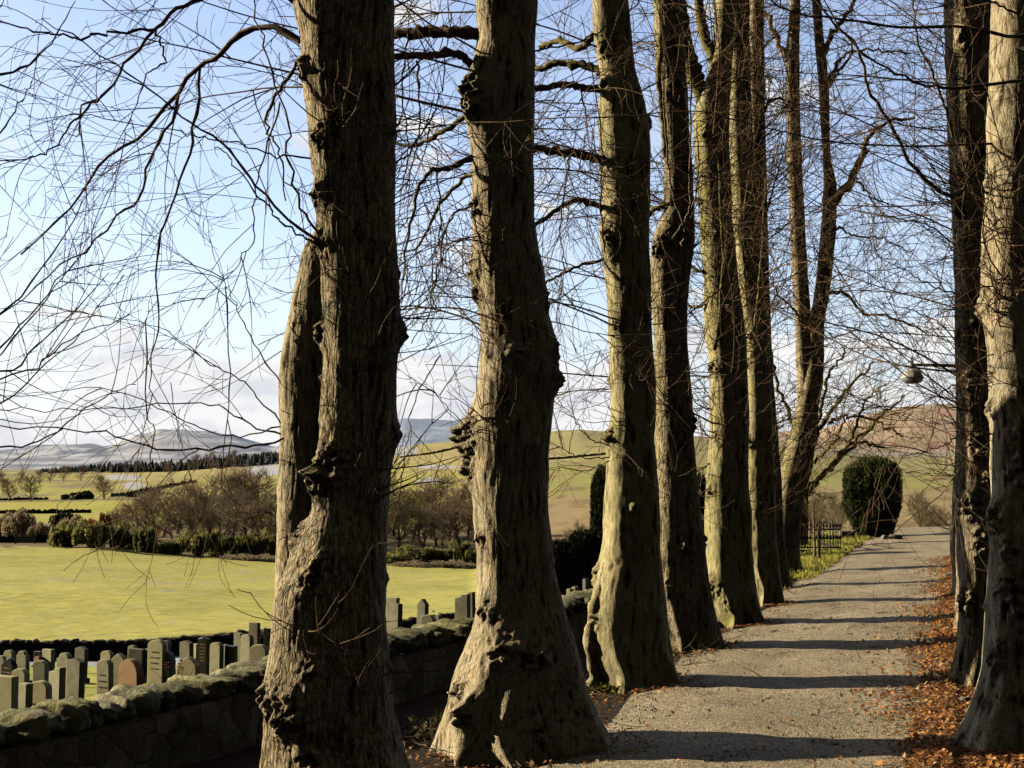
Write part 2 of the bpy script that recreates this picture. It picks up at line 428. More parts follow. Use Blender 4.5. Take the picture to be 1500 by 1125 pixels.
# loose stones lying on the path
def pebbles(n):
    oct_ = np.array([[1,0,0],[-1,0,0],[0,1,0],[0,-1,0],[0,0,1],[0,0,-1]], float)
    ft = np.array([[0,2,4],[2,1,4],[1,3,4],[3,0,4],[2,0,5],[1,2,5],[3,1,5],[0,3,5]])
    q = 5.5 + 18 * rng.random(n) ** 1.7; l = rng.uniform(-2.5, .0, n)
    xy = l[:, None] * pl + q[:, None] * pq
    z = height(xy[:, 0], xy[:, 1]) + .032
    sz = .003 + .008 * rng.random(n) ** 2.5
    V = oct_[None] * (sz[:, None, None] * rng.uniform(.6, 1.3, (n, 1, 3))) 
    a = rng.uniform(0, 6.28, n); ca, sa = np.cos(a)[:, None], np.sin(a)[:, None]
    V = np.stack([V[:, :, 0] * ca - V[:, :, 1] * sa, V[:, :, 0] * sa + V[:, :, 1] * ca, V[:, :, 2]], -1)
    V += np.stack([xy[:, 0], xy[:, 1], z], 1)[:, None]
    c = rng.uniform(.2, .6, n)[:, None] * np.array([1, .9, .74])
    T = (ft[None] + (np.arange(n) * 6)[:, None, None]).reshape(-1, 3)
    me = make_mesh('gravel', V.reshape(-1, 3), None, T, False, colors=np.repeat(c, 6, 0))
    o = link('gravel', me, vcol_material('pebble', n_scale=40)); tag(o, 'loose pale gravel scattered over the path', 'gravel', kind='stuff')
pebbles(16000)

# ------------------------------------------------------------------ fallen leaves
def leaves(n):
    q = 5.0 + 20 * rng.random(n * 3) ** 1.5
    l = rng.normal(.26, .40, n * 3)
    k = int(n * .05); l[:k] = rng.uniform(-3.2, 2.2, k)
    k2 = int(n * .12); l[k:k + k2] = rng.normal(-2.75, .25, k2)
    keep = rng.random(n * 3) < np.where(l < -.35, .30 + .5 * (np.sin(q * 2.1 + 1) > .2) * (l > -1.0), 1.0)
    q, l = q[keep][:n * 2], l[keep][:n * 2]
    n = len(q)
    xy = l[:, None] * pl + q[:, None] * pq
    for (bx, by, br_) in [(.07, 8.0, .62), (.93, 10.3, .48), (1.72, 12.4, .42), (2.5, 14.3, .38), (3.2, 16.5, .36), (2.85, 7.3, .55), (3.4, 9.4, .45), (-.88, 6.5, .6), (4.3, 12.3, .4)]:
        k3 = 320; aa = rng.uniform(0, 6.283, k3); r3 = br_ * (.75 + .5 * rng.random(k3) ** 1.5)
        xy = np.concatenate([xy, np.stack([bx + r3 * np.cos(aa), by + r3 * np.sin(aa)], 1)])
    n = len(xy); l = xy @ pl; q = xy @ pq
    z = height(xy[:, 0], xy[:, 1]) + .012 + .030 * ((l > -2.4) & (l < -.1)) + .03 * rng.random(n) * (l > -.3)
    ln = rng.uniform(.009, .022, n); wd = ln * rng.uniform(.5, .8, n)
    a = rng.uniform(0, 6.28, n)
    base = np.array([[-1, 0, 0], [-.2, -1, .25], [1, 0, .1], [-.2, 1, .3]])
    V = np.repeat(base[None], n, 0) * np.stack([ln, wd, ln], 1)[:, None]
    V[:, :, 2] *= rng.uniform(-.6, 1.6, (n, 1))
    tl = rng.normal(0, .45, (n, 2))
    V[:, :, 2] += V[:, :, 0] * tl[:, :1] + V[:, :, 1] * tl[:, 1:]
    ca, sa = np.cos(a)[:, None], np.sin(a)[:, None]
    V = np.stack([V[:, :, 0] * ca - V[:, :, 1] * sa, V[:, :, 0] * sa + V[:, :, 1] * ca, V[:, :, 2]], -1)
    V += np.stack([xy[:, 0], xy[:, 1], z], 1)[:, None]
    pal = np.array([[.44, .19, .06], [.50, .24, .08], [.30, .13, .05], [.54, .31, .14], [.14, .07, .04], [.55, .38, .23]])
    c = pal[rng.choice(6, n, p=[.28, .24, .22, .12, .1, .04])] * rng.uniform(1.3, 1.95, (n, 1)) * 1.2
    i = np.arange(n)[:, None] * 4
    T = np.concatenate([i + np.array([0, 1, 2]), i + np.array([0, 2, 3])])
    me = make_mesh('fallen_leaves', V.reshape(-1, 3), None, T, False, colors=np.repeat(c, 4, 0))
    o = link('fallen_leaves', me, vcol_material('dead_leaf', .7, n_scale=30, trans=.25)); tag(o, 'orange and brown fallen leaves lying along the right edge of the path', 'leaf litter', kind='stuff')
leaves(46000)

# ------------------------------------------------------------------ trunks
SUN_AZ = math.radians(-72); SUN_EL = math.radians(19.5)
SUN = np.array([math.sin(SUN_AZ) * math.cos(SUN_EL), math.cos(SUN_AZ) * math.cos(SUN_EL), math.sin(SUN_EL)])
TRUNKS = {}
def trunk_mesh(name, rows, d, nth, dz, seed, ridge=.010, ridge_f=26., nburl=12, burls=(), roots=True, moss=.0, moss_side=None, extend=2.6, dy=0.0, lump=.07, sect=.22, ybend=None, hairy=.0):
    r_ = np.random.default_rng(seed)
    D = d + dy
    zs = np.array([z_at(y, D) for y, _, _ in rows]); xl = np.array([at(a, y, D)[0] for y, a, _ in rows]); xr = np.array([at(b, y, D)[0] for y, _, b in rows])
    cx = (xl + xr) / 2; rr = (xr - xl) / 2
    o = np.argsort(zs); zs, cx, rr = zs[o], cx[o], rr[o]
    z0 = -.12
    if extend:
        ex = np.array([.5, 1.0]) * extend
        slope = (cx[-1] - cx[-4]) / (zs[-1] - zs[-4]) * .5
        zs = np.append(zs, zs[-1] + ex); cx = np.append(cx, cx[-1] + slope * ex); rr = np.append(rr, rr[-1] * np.array([.8, .12]))
    Z = np.arange(max(z0, zs[0] - .12), zs[-1], dz)
    CX = np.interp(Z, zs, cx); RR = np.interp(Z, zs, rr)
    k = max(1, int(.10 / dz)); ker = np.hanning(2 * k + 3)[1:-1]; ker /= ker.sum()
    pad = len(ker) // 2
    sm = lambda a: np.convolve(np.pad(a, pad, 'edge'), ker, 'valid')
    CX, RR = sm(CX), sm(RR)
    YB = np.zeros_like(Z) if ybend is None else np.interp(Z, ybend[0], ybend[1])
    CX = CX * (D + YB) / D; RR = RR * (D + YB) / D
    th = np.arange(nth) / nth * 2 * math.pi
    TT, ZZ = np.meshgrid(th, Z); R = np.repeat(RR[:, None], nth, 1); C = np.repeat(CX[:, None], nth, 1)
    ct, st = np.cos(TT).ravel(), np.sin(TT).ravel(); z = ZZ.ravel(); r0 = R.ravel(); cxx = C.ravel()
    p = np.stack([cxx + r0 * ct, r0 * st, z], 1) + seed * 7.7
    pc = np.stack([r0 * ct, r0 * st, z], 1) + seed * 7.7
    rm = float(np.median(RR))
    e_ = 2.7; ph_ = sect; sec = lambda t: (np.abs(np.cos(t - ph_)) ** e_ + np.abs(np.sin(t - ph_)) ** e_) ** (-1 / e_)
    tt_ = np.linspace(0, 6.283, 720); kx = np.max(sec(tt_) * np.cos(tt_))
    r0 = r0 * sec(TT.ravel()) / kx
    disp = rm * lump * fbm(pc * np.array([1.6, 1.6, 1.1]) / max(rm, .2) * .3, 3)
    disp += .012 * (rm / .3) * fbm(p * np.array([6, 6, 3.2]), 3)
    # flutes run up from the roots
    fl = np.zeros_like(z)
    if roots:
        nr = 9
        for j in range(nr):
            a0 = j / nr * 6.283 + r_.uniform(-.28, .28); w = r_.uniform(.10, .19); hgt = r_.uniform(.18, .7)
            da = np.angle(np.exp(1j * (TT.ravel() - a0 - .30 * pn(pc * np.array([1, 1, 2.6]) + j))))
            fl += np.exp(-np.abs(da / w) ** 1.6) * (np.exp(-np.maximum(z, 0) / .15) * .55 + .42 * np.exp(-np.maximum(z, 0) / hgt)) * r_.uniform(.6, 1.25) * (1 + .5 * pn(p * 5 + j))
        fl = fl - .22 * np.exp(-np.maximum(z, 0) / .5)
        side = .35 + .65 * np.abs(st)     # the surveyed outline already carries the side flare
        disp += rm * .62 * fl * side
    warp = .025 * fbm(p * 3.1, 2)
    a1 = 1 - np.abs(pn((p + warp[:, None]) * np.array([ridge_f * 1.4, ridge_f * 1.4, 3.4]))) * 2.2
    a2 = 1 - np.abs(pn((p + warp[:, None]) * np.array([ridge_f * 2.8, ridge_f * 2.8, 8.0]) + 9)) * 2.2
    a3 = fbm(p * np.array([30, 30, 18.]), 2)
    bark = .6 * a1 + .3 * a2 + .22 * a3
    disp += ridge * .40 * bark
    # burls and knots
    bl = []
    for (bx, by, s, h) in burls:
        zb = z_at(by, D); xb = at(bx, by, D)[0]
        c_ = np.interp(zb, Z, CX); r_b = np.interp(zb, Z, RR)
        bl.append((-math.acos(max(-1, min(1, (xb - c_) / r_b))), zb, s, h))
    for j in range(nburl):
        s = r_.uniform(.018, .055) * (rm / .27); bl.append((r_.uniform(0, 6.283), r_.uniform(.1, max(Z[-1] - extend, 1)), s, s * r_.uniform(.35, .8)))
    knob = fbm(p * 22, 3)
    pit = np.zeros_like(z)
    for (a0, zb, s, h) in bl:
        m = np.abs(z - zb) < 3 * s
        da = np.angle(np.exp(1j * (TT.ravel()[m] - a0))) * r0[m]
        dd = (da / s) ** 2 + ((z[m] - zb) / (s * 1.25)) ** 2
        g = np.exp(-dd)
        disp[m] += h * .8 * g * (1 + 1.1 * knob[m])
        pit[m] += g * np.clip(-knob[m] - .1, 0, 1) * .9 + .4 * np.exp(-dd * 9) * (s > .04)
        disp[m] -= .3 * h * np.exp(-dd * 9) * (s > .04)
    r = np.maximum(r0 + disp, .012)
    top = sst(Z[-1], Z[-1] - .3, z); r = r * (.05 + .95 * top)
    V = np.stack([cxx + r * ct, D + np.repeat(YB, nth) + r * st * .96, z], 1)
    nz = len(Z); idx = np.arange(nz * nth).reshape(nz, nth)
    a = idx[:-1]; Q = np.stack([a, np.roll(a, -1, 1), np.roll(idx[1:], -1, 1), idx[1:]], -1).reshape(-1, 4)
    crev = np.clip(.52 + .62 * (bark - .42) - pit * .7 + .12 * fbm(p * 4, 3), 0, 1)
    ms = np.full_like(z, moss)
    if moss_side is not None:
        ms = np.clip(ms + moss_side[1] * sst(-.1, .8, np.cos(TT.ravel() - moss_side[0])) * (.5 + fbm(p * 1.2, 3)), 0, 1)
    ms = np.clip(ms + .5 * sst(.5, 0, z) * sst(.0, .5, fbm(p * 3, 3)), 0, .9)
    prof = dict(Z=Z, CX=CX, RR=RR, D=D, YB=YB)
    return make_mesh(name, V, Q, attrs=dict(crev=crev, moss=ms)), prof

# ------------------------------------------------------------------ branches and twigs
def grow(S, Dr, L, K=7, droop=.0, wander=.25, upturn=0.0, r=rng):
    n = len(S); P = np.zeros((n, K, 3)); P[:, 0] = S
    d = Dr / (np.linalg.norm(Dr, axis=1, keepdims=True) + 1e-9); st = (L / (K - 1))[:, None]
    drift = r.normal(0, 1, (n, 3)) * wander * 1.1
    for k in range(1, K):
        g = np.zeros((n, 3)); g[:, 2] = -droop + upturn * (k / K) * 2
        d = d + (r.normal(0, 1, (n, 3)) * wander * .7 + drift * .5 + g) / (K - 1) * 2.0
        d /= np.linalg.norm(d, axis=1, keepdims=True) + 1e-9
        P[:, k] = P[:, k - 1] + d * st
    return P
def sprout(P, per, tmin=.2, tmax=1.0, spread=(.5, 1.1), r=rng, bias=None):
    """child starts and directions from parent polylines"""
    n, K, _ = P.shape
    if per < 1:
        sel = np.nonzero(r.random(n) < per)[0]
    else:
        sel = np.repeat(np.arange(n), int(per))
    t = r.uniform(tmin, tmax, len(sel)) * (K - 1); i = np.minimum(t.astype(int), K - 2); f = (t - i)[:, None]
    S = P[sel, i] * (1 - f) + P[sel, i + 1] * f
    T = P[sel, i + 1] - P[sel, i]; T /= np.linalg.norm(T, axis=1, keepdims=True) + 1e-9
    q = r.normal(0, 1, T.shape); q -= (q * T).sum(1, keepdims=True) * T; q /= np.linalg.norm(q, axis=1, keepdims=True) + 1e-9
    a = r.uniform(*spread, len(sel))[:, None]
    Dn = T * np.cos(a) + q * np.sin(a)
    if bias is not None: Dn = Dn + np.asarray(bias)
    return S, Dn, t / (K - 1), sel
def taper(n, K, r0, r1):
    t = np.linspace(0, 1, K)[None]
    r0 = np.broadcast_to(r0, (n,))[:, None]; r1 = np.broadcast_to(r1, (n,))[:, None]
    return r0 * (1 - t) + r1 * t
def smooth_line(pts, K, jit=0.0, seed=0):
    pts = np.asarray(pts, float)
    # Catmull-Rom resample
    q = np.concatenate([[2 * pts[0] - pts[1]], pts, [2 * pts[-1] - pts[-2]]])
    seg = len(pts) - 1; out = []
    for u in np.linspace(0, seg - 1e-6, K):
        i = int(u); t = u - i; a, b, c, e = q[i], q[i + 1], q[i + 2], q[i + 3]
        out.append(.5 * ((2 * b) + (-a + c) * t + (2 * a - 5 * b + 4 * c - e) * t * t + (-a + 3 * b - 3 * c + e) * t ** 3))
    out = np.array(out)
    if jit:
        j = np.random.default_rng(seed).normal(0, jit, out.shape); j[0] = 0; out = out + j
    return out

def gnarl(tree, pts, radii, mat, seed, K=56, n=22, amp=.3):
    """a knotted surface root"""
    P = smooth_line(pts, K); P = P + .018 * np.stack([fbm(P * 9 + seed, 2), fbm(P * 9 + seed + 40, 2), 0 * P[:, 0]], 1)
    P[:, 1] += .075; R = np.interp(np.linspace(0, 1, K), np.linspace(0, 1, len(radii)), radii)
    mb = MB(); mb.tubes(P[None], R[None], n); V = np.concatenate(mb.V)
    C = np.repeat(P, n, 0); off = V - C
    ns = .7 * fbm(C * 4 + seed, 2) + .5 * fbm(V * 10 + seed, 3) + .4 * fbm(V * np.array([40, 40, 12.]) + seed, 3)
    mb.V = [C + off * (1 + amp * ns)[:, None]]
    me = make_mesh('root', mb.V[0], np.concatenate(mb.Q), attrs=dict(crev=np.clip(.62 + .45 * ns, 0, 1), moss=np.clip(.2 + fbm(V * 3, 2), 0, .6)))
    link('root', me, M[mat], tree)

class Crown:
    """twigs of one tree, collected into one mesh"""
    def __init__(s, scale=1.0, seed=0, rmin=.0016): s.mb = MB(); s.r = np.random.default_rng(seed); s.rmin = rmin; s.sc = scale
    def put(s, P, r0, r1, sides=3):
        n, K, _ = P.shape
        R = taper(n, K, r0, r1)
        s.mb.tubes(P, np.maximum(R, s.rmin), sides)
    def twigs_on(s, P, per1=5, len1=(.5, 1.2), r1=.004, per2=4, len2=(.2, .5), r2=.0024, per3=0, droop=.15, upturn=.1, bias=None, tmin=.15):
        rr = s.r
        S, Dn, t, _ = sprout(P, per1, tmin, 1.0, (.5, 1.15), rr, bias)
        L = rr.uniform(*len1, len(S)) * s.sc
        A = grow(S, Dn, L, 9, droop * 1.4, .36, upturn, rr); s.put(A, r1 * rr.uniform(.7, 1.3, len(S)), r1 * .4, 4)
        if per2:
            S, Dn, t, _ = sprout(A, per2, .15, 1.0, (.4, 1.0), rr)
            L = rr.uniform(*len2, len(S)) * s.sc * (1.15 - .5 * t)
            B = grow(S, Dn, L, 7, droop * .9, .42, upturn, rr); s.put(B, r2 * rr.uniform(.7, 1.3, len(S)), r2 * .55)
            if per3:
                S, Dn, t, _ = sprout(B, per3, .2, 1.0, (.4, 1.0), rr)
                C = grow(S, Dn, rr.uniform(.08, .25, len(S)) * s.sc, 5, 0, .3, upturn, rr); s.put(C, r2 * .7, r2 * .45)
        return A
def surf(prof, z, th):
    c = np.interp(z, prof['Z'], prof['CX']); r = np.interp(z, prof['Z'], prof['RR']); yb = np.interp(z, prof['Z'], prof['YB'])
    return np.stack([c + r * .93 * np.cos(th), prof['D'] + yb + r * .9 * np.sin(th), z], 1)
def random_limbs(cr, prof, n, zr, L=(.9, 2.2), r0=.014, az=None, droop=.25, per1=6, per2=3, per3=0, upturn=.15, el=(0.0, .7), tw=.004, K=11, azs=.9):
    rr = cr.r
    z = rr.uniform(zr[0], zr[1], n)
    th = rr.uniform(0, 6.283, n) if az is None else rr.normal(az, azs, n)
    e = rr.uniform(*el, n)
    S = surf(prof, z, th); Dn = np.stack([np.cos(th) * np.cos(e), np.sin(th) * np.cos(e), np.sin(e)], 1)
    Ln = rr.uniform(*L, n)
    P = grow(S, Dn, Ln, K, droop, .32, upturn, rr)
    cr.put(P, r0 * (.35 + .65 * (Ln - L[0]) / (L[1] - L[0] + 1e-6)) * rr.uniform(.7, 1.2, n), tw * .8, 5)
    cr.twigs_on(P, per1, (.35, 1.0), tw, per2, (.15, .5), tw * .6, per3, droop * .7, upturn)
    return P
def epicormic(cr, prof, n, zr, L=(.15, .6), az=None, azs=.8, r0=.003, per2=1):
    rr = cr.r; nc = max(1, n // 6)
    zc = rr.uniform(zr[0], zr[1], nc); tc = rr.uniform(0, 6.283, nc) if az is None else rr.normal(az, azs, nc)
    k = rr.integers(0, nc, n)
    z = zc[k] + rr.normal(0, .05, n); th = tc[k] + rr.normal(0, .16, n)
    S = surf(prof, z, th); e = rr.uniform(-.3, 1.0, n); th2 = th + rr.normal(0, .5, n)
    Dn = np.stack([np.cos(th2) * np.cos(e), np.sin(th2) * np.cos(e), np.sin(e)], 1)
    P = grow(S, Dn, rr.uniform(*L, n), 7, -.05, .45, .15, rr); cr.put(P, r0 * rr.uniform(.6, 1.4, n), r0 * .5, 4)
    if per2:
        S, Dn, t, _ = sprout(P, per2, .3, 1, (.4, 1.0), rr); Q = grow(S, Dn, rr.uniform(.08, .28, len(S)), 5, 0, .4, .1, rr); cr.put(Q, r0 * .7, r0 * .45)
def limb(tree, cr, pts, d0, d1, w0, w1, mat='limb', K=26, per1=7, len1=(.35, 1.0), per2=3, len2=(.15, .5), per3=0, tw=.0036, droop=.2, upturn=.12, seed=0, jit=.006, knobs=True, name='limb'):
    """a main limb traced from the photograph; depth runs from d0 at its root to d1 at its tip; w in metres"""
    n = len(pts)
    W = [at(p[0], p[1], d0 + (d1 - d0) * (k / (n - 1)) ** 1.1) for k, p in enumerate(pts)]
    P = smooth_line(W, K, jit, seed)
    R = np.linspace(w0, w1, K)
    if knobs:
        R = R * (1 + .22 * np.abs(np.random.default_rng(seed + 5).normal(0, 1, K)) * (np.arange(K) % 2))
    mb = MB(); mb.tubes(P[None], R[None], 8)
    link(name, mb.mesh(name), M[mat], tree)
    cr.twigs_on(P[None], per1, len1, tw, per2, len2, tw * .62, per3, droop, upturn)
    return P

LEFT = math.pi
def new_tree(name, base, label, cat='tree', group='lime trees lining the path'):
    return empty(name, base, label, cat, group)
def attach_all(tree):
    # children are built in world space: shift them into the tree's own frame
    inv = Vector(tree.location)
    for ch in tree.children:
        ch.location = ch.location - inv
GA = 'old trees lining the path'
OUT = []

def finish(tree, crown, mat='twig'):
    if crown.mb.n:
        link('crown', crown.mb.mesh('crown'), M[mat], tree)
    attach_all(tree)

# --- nearest tree on the left (two stems grown together)
def tree_a():
    d = 6.6
    t = new_tree('avenue_tree', (at(492, 1190, d)[0], d, 0), 'nearest and biggest left trunk with a second stem fused behind its left side', group=GA)
    rows = [(0, 430, 578), (60, 440, 579), (140, 442, 580), (200, 451, 580), (260, 458, 580), (330, 462, 580), (400, 471, 585), (480, 472, 587), (540, 470, 583), (600, 466, 581), (650, 468, 580), (690, 462, 572), (760, 455, 568),
            (820, 425, 566), (870, 402, 565), (930, 396, 567), (1000, 386, 572), (1060, 388, 580), (1125, 384, 598), (1200, 372, 625)]
    me, pr = trunk_mesh('trunk', rows, d, 280, .0085, 1, .009, 27, 16, lump=.05,
        burls=[(470, 290, .06, .05), (475, 360, .06, .05), (478, 215, .045, .045), (452, 110, .06, .05), (474, 490, .05, .06), (586, 490, .05, .05), (578, 640, .06, .03), (500, 680, .09, .06), (470, 700, .07, .07), (475, 840, .08, .05),
               (440, 1040, .10, .07), (470, 970, .05, .05), (405, 1010, .07, .05), (520, 150, .03, .03), (470, 1085, .06, .05), (430, 780, .07, .05)])
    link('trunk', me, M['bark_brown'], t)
    rows2 = [(290, 458, 500), (350, 448, 525), (400, 436, 530), (460, 424, 530), (520, 412, 528), (600, 407, 526), (700, 408, 520), (780, 405, 515), (860, 402, 510), (960, 400, 505), (1060, 396, 500)]
    me2, _ = trunk_mesh('stem', rows2, d + .20, 200, .0085, 21, .013, 26, 3, roots=False, extend=0, lump=.05)
    link('stem', me2, M['bark_grey'], t)
    cr = Crown(1.0, 101, .0014)
    X = [
     ([(440, 60), (405, 40), (373, 42), (341, 59), (315, 85), (293, 96), (267, 123), (235, 165), (213, 192), (176, 219), (139, 248), (115, 288), (80, 325), (32, 373)], 6.6, 7.4, .022, .005, 14),
     ([(293, 96), (291, 155), (283, 208), (267, 256), (251, 304), (235, 352), (228, 405), (232, 453), (227, 501), (219, 555), (235, 597)], 6.95, 6.7, .010, .0028, 9),
     ([(267, 123), (251, 171), (229, 213), (213, 251), (205, 291), (171, 315), (133, 363), (80, 395), (32, 443), (-30, 480)], 7.0, 6.6, .011, .003, 11),
     ([(450, 20), (380, -20), (288, 5), (251, 16), (229, 43), (197, 75), (176, 107), (149, 139), (120, 155), (117, 181), (125, 219)], 6.6, 6.2, .016, .003, 9),
     ([(229, 43), (160, 48), (107, 56), (53, 45), (-20, 26)], 6.3, 5.9, .009, .004, 8),
     ([(149, 139), (107, 181), (75, 219), (32, 232), (-20, 236)], 6.25, 6.0, .007, .003, 7),
     ([(229, 43), (237, 70), (240, 93), (213, 112), (197, 160), (181, 208)], 6.3, 6.4, .007, .0025, 6),
     ([(462, 350), (405, 304), (368, 267), (341, 229), (309, 197), (267, 171), (224, 133), (176, 101), (123, 64), (60, 30)], 6.35, 5.6, .009, .003, 5),
     ([(462, 358), (420, 330), (390, 300), (345, 240), (320, 215)], 6.36, 6.0, .007, .003, 3),
     ([(455, 232), (411, 229), (373, 219), (320, 205), (288, 200), (251, 189), (160, 176), (107, 165)], 6.36, 5.9, .006, .0022, 6),
     ([(440, 85), (416, 123), (395, 160), (392, 197), (411, 224), (416, 293)], 6.5, 6.3, .011, .004, 6),
     ([(410, 150), (395, 200), (380, 250), (370, 300), (372, 350), (350, 380), (320, 420), (290, 450)], 6.4, 6.1, .006, .002, 9),
     ([(368, -30), (379, 43), (400, 107), (421, 176), (421, 229), (432, 283), (448, 315), (468, 350)], 6.2, 6.34, .004, .008, 2),
     ([(415, 642), (386, 653), (336, 656), (280, 659), (224, 656), (174, 642), (157, 636), (56, 625), (-20, 619)], 6.5, 5.7, .007, .003, 4),
     ([(412, 636), (370, 625), (330, 600), (280, 590), (200, 596), (120, 600), (40, 598), (-20, 603)], 6.5, 6.0, .005, .002, 5),
     ([(411, 620), (360, 560), (320, 540), (270, 500), (200, 470), (100, 455)], 6.6, 6.9, .005, .0016, 8),
     ([(411, 560), (370, 500), (340, 440), (320, 390), (300, 330)], 6.6, 6.9, .005, .0016, 9),
     ([(411, 625), (350, 640), (290, 625), (240, 600), (150, 570), (60, 575), (-10, 560)], 6.6, 7.1, .005, .0018, 6),
     ([(213, 470), (213, 605), (227, 625), (224, 656), (220, 692), (213, 718), (196, 748), (168, 782), (134, 810), (92, 837)], 6.3, 6.0, .004, .0016, 4),
     ([(330, 420), (336, 520), (335, 600), (335, 670), (330, 698), (316, 729), (302, 757), (280, 782), (263, 800)], 6.6, 6.4, .004, .0016, 4),
     ([(250, 560), (262, 640), (275, 690), (255, 730), (235, 760), (222, 780)], 6.7, 6.6, .003, .0014, 3),
     ([(580, 240), (600, 225), (622, 190), (640, 150), (652, 90), (660, 20)], 6.6, 6.3, .006, .003, 4),
     ([(583, 340), (612, 310), (640, 290), (690, 270)], 6.6, 6.2, .004, .002, 3),
    ]
    for k, (p, a, b, w0, w1, n) in enumerate(X):
        limb(t, cr, p, a, b, w0 * .8, w1 * .8, seed=300 + k, per1=max(2, int(n * .75)), len1=(.25, .85), per2=4, len2=(.12, .42), per3=1 if n > 8 else 0, tw=.0026, droop=.22, upturn=.10, jit=.007)
    # long sprays hanging in from the left of the frame
    sp = [([(-420, -60), (-300, 200), (-150, 520), (-30, 480), (60, 395), (137, 270)], .006), ([(-420, 100), (-250, 420), (-80, 600), (0, 510), (70, 430), (150, 340)], .005), ([(-380, 60), (-300, 380), (-160, 640), (0, 590), (85, 520), (183, 402)], .005),
          ([(-380, 200), (-240, 500), (-60, 555), (40, 470), (110, 380)], .004), ([(-300, -100), (-200, 60), (-60, 110), (30, 100), (75, 60), (110, 0)], .007), ([(-300, 250), (-150, 480), (0, 545), (50, 510), (123, 440), (160, 400)], .0045), ([(-300, 300), (-120, 560), (30, 545), (100, 500), (194, 460)], .004),
          ([(-300, 0), (-160, 180), (-40, 230), (20, 165), (50, 120)], .005), ([(-300, 420), (-140, 640), (0, 655), (70, 640), (140, 590), (200, 560)], .004)]
    root = smooth_line([at(445, -40, 6.6), at(250, -260, 6.5), at(0, -330, 6.2), at(-300, -250, 5.9), at(-420, -100, 5.8)], 24, .01, 4)
    mb = MB(); mb.tubes(root[None], np.linspace(.05, .018, 24)[None], 8); link('limb', mb.mesh('limb'), M['limb'], t)
    for k, (p, w) in enumerate(sp):
        limb(t, cr, p, 5.85, 5.3 + .5 * (k % 3), w * 1.5, .0018, seed=400 + k, per1=6, len1=(.3, .8), per2=2, len2=(.1, .4), tw=.0024, droop=-.05, upturn=.15)
    epicormic(cr, pr, 46, (.5, 4.2), (.15, .55), -1.4, .8, .0038)
    epicormic(cr, pr, 30, (1.5, 4.0), (.2, .6), -.2, .5, .003)
    random_limbs(cr, pr, 8, (3.2, 5.6), (1.2, 2.2), .010, LEFT, .2, 6, 3, azs=.7)
    random_limbs(cr, pr, 10, (2.4, 5.4), (.7, 1.4), .006, 0.3, .15, 4, 2, azs=.7, tw=.003)
    finish(t, cr)
tree_a()

